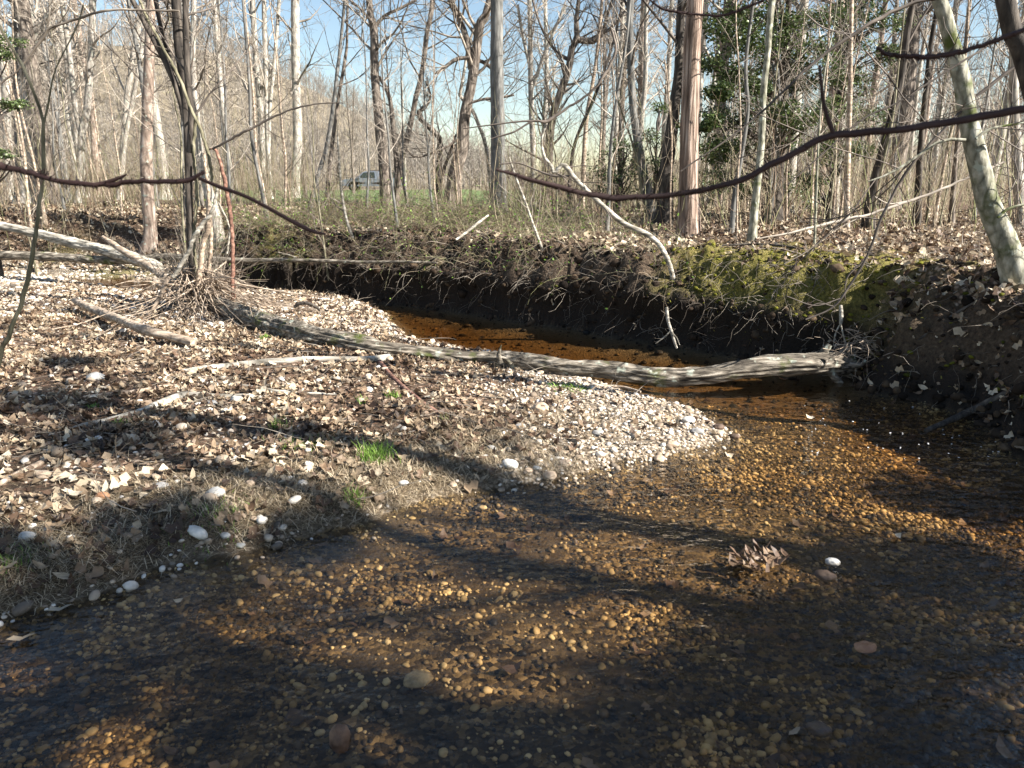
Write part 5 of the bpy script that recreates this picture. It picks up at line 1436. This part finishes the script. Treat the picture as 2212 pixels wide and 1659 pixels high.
# ---------------------------------------------------------------- the wood behind: copies of a few grown trees
def grown(name, H, r0, mat, twig, l1=26, L1=3.2, l2=7, l3=6, lean=.05, fork=False, lo=.25, rmin=.004):
    root = empty(name, (0, 0, -500), None, "tree")
    z = np.linspace(0, H, 9); wob = np.cumsum(rng.normal(0, lean, (9, 2)), 0)
    P = np.stack([wob[:, 0], wob[:, 1], z - 500.15], -1); R = r0 * (1 - .82 * (z / H) ** 1.1)
    P, R = resample(P, R, 26); R = R * (1 + .5 * np.exp(-(P[:, 2] + 500) / .3))
    mb = MB(); bole(mb, P, R, k=9, caps=False, rough=.05, seed=int(rng.integers(99)))
    src = [(P, R)]
    if fork:
        i = 9; a = P[i]; d = unit(np.array([rng.normal(), rng.normal(), 3.2])); q = np.array([a, a + d * 2, a + d * 4.5 + [0, 0, .6], a + d * 7 + [0, 0, 2]])
        A, AR = resample(q, np.array([.7, .6, .4, .15]) * R[i], 16); bole(mb, A, AR, k=8, caps=False); src.append((A, AR))
    mb.build('trunk', mat, root)
    br = MB()
    for (Pq, Rq) in src:
        A, AR = children(Pq[None], Rq[None], l1 if Pq is P else l1 // 2, L1, 52, 7, .45, lo, .98, up=.10, wig=.12, rmin=rmin * 1.6); AR = np.minimum(AR, .05); tubes(br, A, AR, 4)
        B, BR = children(A, AR, l2, -.5, 48, 5, .6, .15, .98, up=.03, wig=.15, rmin=rmin); tubes(br, B, BR, 3)
        if l3: D, DR = children(B, BR, l3, -.5, 45, 4, .7, .15, 1, up=.03, wig=.2, rmin=rmin * .8); tubes(br, D, DR, 3)
    br.build('branches', twig, root)
    return root
PT = [grown('bare_tree', 15, .17, M['beech'], M['tw_pale']), grown('bare_tree', 13, .11, M['beech'], M['tw_tan'], fork=True), grown('bare_tree', 16, .20, M['furrow'], M['tw_tan'], fork=True),
      grown('bare_tree', 11, .075, M['grey'], M['tw_tan'], l1=20, L1=2.4), grown('bare_tree', 9, .05, M['tanwood'], M['tw_tan'], l1=22, L1=1.8), grown('bare_tree', 14, .15, M['rust'], M['tw_pale'])]
YP = [grown('slim_sapling', 5.5, .028, M['tanwood'], M['tw_tan'], l1=18, L1=1.3, l2=4, l3=2, lo=.15, rmin=.0025), grown('slim_sapling', 4.2, .020, M['olive'], M['tw_tan'], l1=16, L1=1.0, l2=4, l3=2, lo=.15, rmin=.0025),
      grown('slim_sapling', 6.5, .035, M['grey'], M['tw_pale'], l1=18, L1=1.5, l2=4, l3=3, lo=.2, rmin=.0025)]
SIDES = {'L': "bare tree of the pale wood behind the left bank", 'R': "bare tree of the brown wood behind the right bank", 'C': "bare tree at the meadow edge under the open sky"}
rs = np.random.default_rng(5)
LOOK = {'pale_bark': 'pale smooth', 'furrowed_bark': 'furrowed brown', 'grey_bark': 'slim grey', 'tan_wood': 'thin tan', 'pinkish_brown_bark': 'pinkish brown', 'olive_bark': 'thin olive'}
MARKS = [(67, 'flared beech at far left'), (168, 'narrow V-forked pale tree'), (325, 'straight pinkish brown trunk'), (430, 'vine tangle'), (580, 'slender twin pale trunks'), (638, 'tall straight pale trunk'),
         (833, 'furrowed trunk before the pickup'), (950, 'crooked elbow tree'), (990, 'big leaning furrowed tree'), (1076, 'slate grey trunk'), (1190, 'contorted burl tree'), (1400, 'grey column trunk'),
         (1490, 'reddish shaggy trunk'), (1640, 'mottled pale trunk'), (1690, 'dark holly'), (1830, 'tan trunk under the holly'), (1900, 'leaning dark trunk'), (2120, 'leaning greenish white trunk')]
PLANTED = []
def relabel():
    from collections import defaultdict
    fam = defaultdict(list)
    for c, u, y, look, kind in PLANTED:
        mu, mk = min(MARKS, key=lambda q: abs(q[0] - u))
        side = 'left of' if u < mu - 12 else ('right of' if u > mu + 12 else 'behind')
        dist = 'close' if y < 20 else ('middling' if y < 38 else 'distant')
        fam[(look, kind, dist, side, mk)].append((u, y, c))
    ORD = ['first', 'second', 'third', 'fourth', 'fifth', 'sixth', 'seventh', 'eighth', 'ninth']
    for (look, kind, dist, side, mk), L in fam.items():
        L.sort(key=lambda q: q[0])
        for i, (u, y, c) in enumerate(L):
            pre = '' if len(L) == 1 else ('leftmost ' if i == 0 else ('rightmost ' if i == len(L) - 1 else ORD[min(i, 8)] + ' '))
            c['label'] = '%s%s %s %s %s the %s' % (pre, dist, look, kind, side, mk)
def plant(protos, n_, u0, u1, y0, y1, lab, grp, sc=(.8, 1.2), first=None, yp=1.0, cat='tree'):
    for i in range(n_):
        y = y0 * (y1 / y0) ** rs.random()
        u = rs.uniform(u0, u1); x = (u - 1106) / FPX * y
        o = protos[int(rs.integers(len(protos)))]
        c = copy_tree(o, (x, y, hz(x, y)), rs.uniform(0, 6.28), rs.uniform(*sc))
        c['label'] = lab; c['group'] = grp; c['category'] = cat
        PLANTED.append((c, u, y, LOOK[o.children[0].data.materials[0].name] if o.children[0].name.startswith('trunk') else LOOK[o.children[1].data.materials[0].name], 'bare ' + cat))
plant(PT, 27, -80, 560, 17, 70, "bare lean tree in the sunlit wood that fills the upper left", "trees of the left wood")
plant(PT[:4], 4, 560, 1100, 30, 62, "small bare tree at the meadow's edge against the open sky", "trees along the meadow edge", (.35, .6))
plant(PT, 8, 1100, 1480, 19, 60, "bare tree behind the middle of the bank, right of the slate grey trunk", "trees behind the middle bank", (.7, 1.05))
plant(PT, 30, 1480, 2300, 16, 70, "bare brownish tree in the dense wood on the right beyond the holly", "trees of the right wood")
plant(YP, 28, -60, 640, 12.5, 26, "slim bare sapling in the left wood's undergrowth", "saplings of the left wood", (.6, 1.2), cat='sapling')
plant(YP, 14, 640, 1300, 10.5, 20, "slim bare sapling in the brush on top of the middle bank", "saplings on the middle bank", (.4, .85), cat='sapling')
plant(YP, 40, 1300, 2260, 10.5, 26, "slim bare sapling standing on the leafy flat of the right wood", "saplings of the right wood", (.6, 1.2), cat='sapling')
relabel()
# trees outside the frame to the right and behind, whose shadows cross the stream
OFF = [(6.2, 1.2, .8), (8.6, -1.4, 1.0), (5.4, -2.2, .9), (12.5, -2.6, 1.1)]
for i, (x, y, s) in enumerate(OFF):
    c = copy_tree(PT[[0, 2, 5, 3, 4, 0][i]], (x, y, hz(x, y)), i * 1.3, s)
    c['label'] = ["broad pale bare tree outside the view, nearest the log's root end", "large furrowed bare tree outside the view on the near right bank", "pinkish bare tree outside the view, closest behind the camera", "grey bare tree farthest outside the view on the right", "thin tan bare tree outside the view beside the near right bank"][i]; c['group'] = "trees shading the stream"; c['category'] = 'tree'
for o in PT + YP:
    for ch in list(o.children): bpy.data.objects.remove(ch)
    bpy.data.objects.remove(o)

# unseen evergreen added right of the frame, its crown shaped to throw the large shade
def evergreen(x, y, blobs, H):
    z0 = hz(x, y)
    root = empty('holly_tree', (x, y, z0), "unseen dense holly added on the right bank to shade the stream, %d m tall" % H, "tree")
    P = np.stack([np.full(12, x), np.full(12, y), np.linspace(z0 - .1, z0 + H, 12)], -1); R = np.linspace(.13, .02, 12)
    mb = MB(); bole(mb, P, R, k=12, caps=False); mb.build('trunk', M['dark'], root)
    BP, BR = [], []
    for b in blobs:
        i_ = int(np.clip((b[2] - z0) / H * 11 - 1, 0, 11)); e_ = np.array(b[:3])
        l_, rr_ = resample(np.array([P[i_], (P[i_] + e_) / 2 + [0, 0, .15], e_]), np.array([.03, .018, .006]), 8); BP.append(l_); BR.append(rr_)
    br = MB(); tubes(br, np.array(BP), np.array(BR), 5); br.build('branches', M['tw_dark'], root)
    fo = MB(); foliage([np.array(b[:3]) for b in blobs], [b[3:] for b in blobs], 900, .07, fo); fo.build('foliage', M['holly'], root, smooth_=False)
def toward_sun(gx_, gy_, h):
    k = h / SUN[2]
    return (gx_ + SUN[0] * k, gy_ + SUN[1] * k, h)
SHADE = [(1950, 1330, .30), (1750, 1400, .34), (1600, 1520, .36), (2060, 1150, .46), (2150, 1010, .40), (2200, 1250, .5), (2150, 1350, .5), (1900, 1520, .42), (1400, 1640, .30), (2150, 1600, .5),
         (700, 1640, .18), (1150, 1620, .26), (520, 1560, .16), (60, 880, .32), (180, 960, .34), (300, 1130, .30), (420, 1200, .24), (660, 1120, .24), (100, 800, .22), (250, 1480, .14), (60, 1560, .2)]
bl = []
for (a, b2, rad) in SHADE:
    gq = PZ(a, b2, .1 if b2 < 1250 else 0)
    h = np.clip((7.0 - gq[0]) / 1.283, 2.6, 9) + rng.uniform(-.4, .4)
    p_ = toward_sun(gq[0], gq[1], h); bl.append((*p_, rad, rad, rad * .75))
evergreen(7.0, .3, bl, 9)

# ---------------------------------------------------------------- far wood on the hill
mb = MB()
def far_tree_batch(x, y, z, H):
    m = len(x)
    n_ = 4
    t = np.linspace(0, 1, n_)
    P = np.stack([x, y, z], -1)[:, None, :] + np.stack([rng.normal(0, .25, (m, n_)) * t, rng.normal(0, .2, (m, n_)) * t, H[:, None] * t], -1)
    R = (H * .011)[:, None] * (1 - .85 * t)[None]
    tubes(mb, P, R, 4, rng.random(m) * .6 + .2)
    A, AR = children(P, R, 9, -.36, 45, 4, .6, .25, .98, up=.12, wig=.1, rmin=.02); tubes(mb, A, AR, 3)
    B, BR = children(A, AR, 5, -.55, 40, 3, .7, .2, 1, up=.06, wig=.1, rmin=.016); tubes(mb, B, BR, 3)
y = 62 * (300 / 62) ** rng.random(950); x = rng.uniform(-.78, .78, 950) * y
r_ok = ~((x / y > -.52) & (x / y < .20) & (y < 98))
x, y = x[r_ok], y[r_ok]; z = Hf(x, y)
y2 = rng.uniform(96, 215, 1500); x2 = rng.uniform(-.62, .02, 1500) * y2
far_tree_batch(x2, y2, Hf(x2, y2) - .2, rng.uniform(4, 8, 1500))
far_tree_batch(x, y, z - .2, rng.uniform(8, 15, len(x)) * np.where(x / y > .12, 1.0, .8) * np.where((x / y > -.36) & (x / y < .25), .28, 1))
tag(mb.build('far_woods', M['tw_far']), kind='stuff')
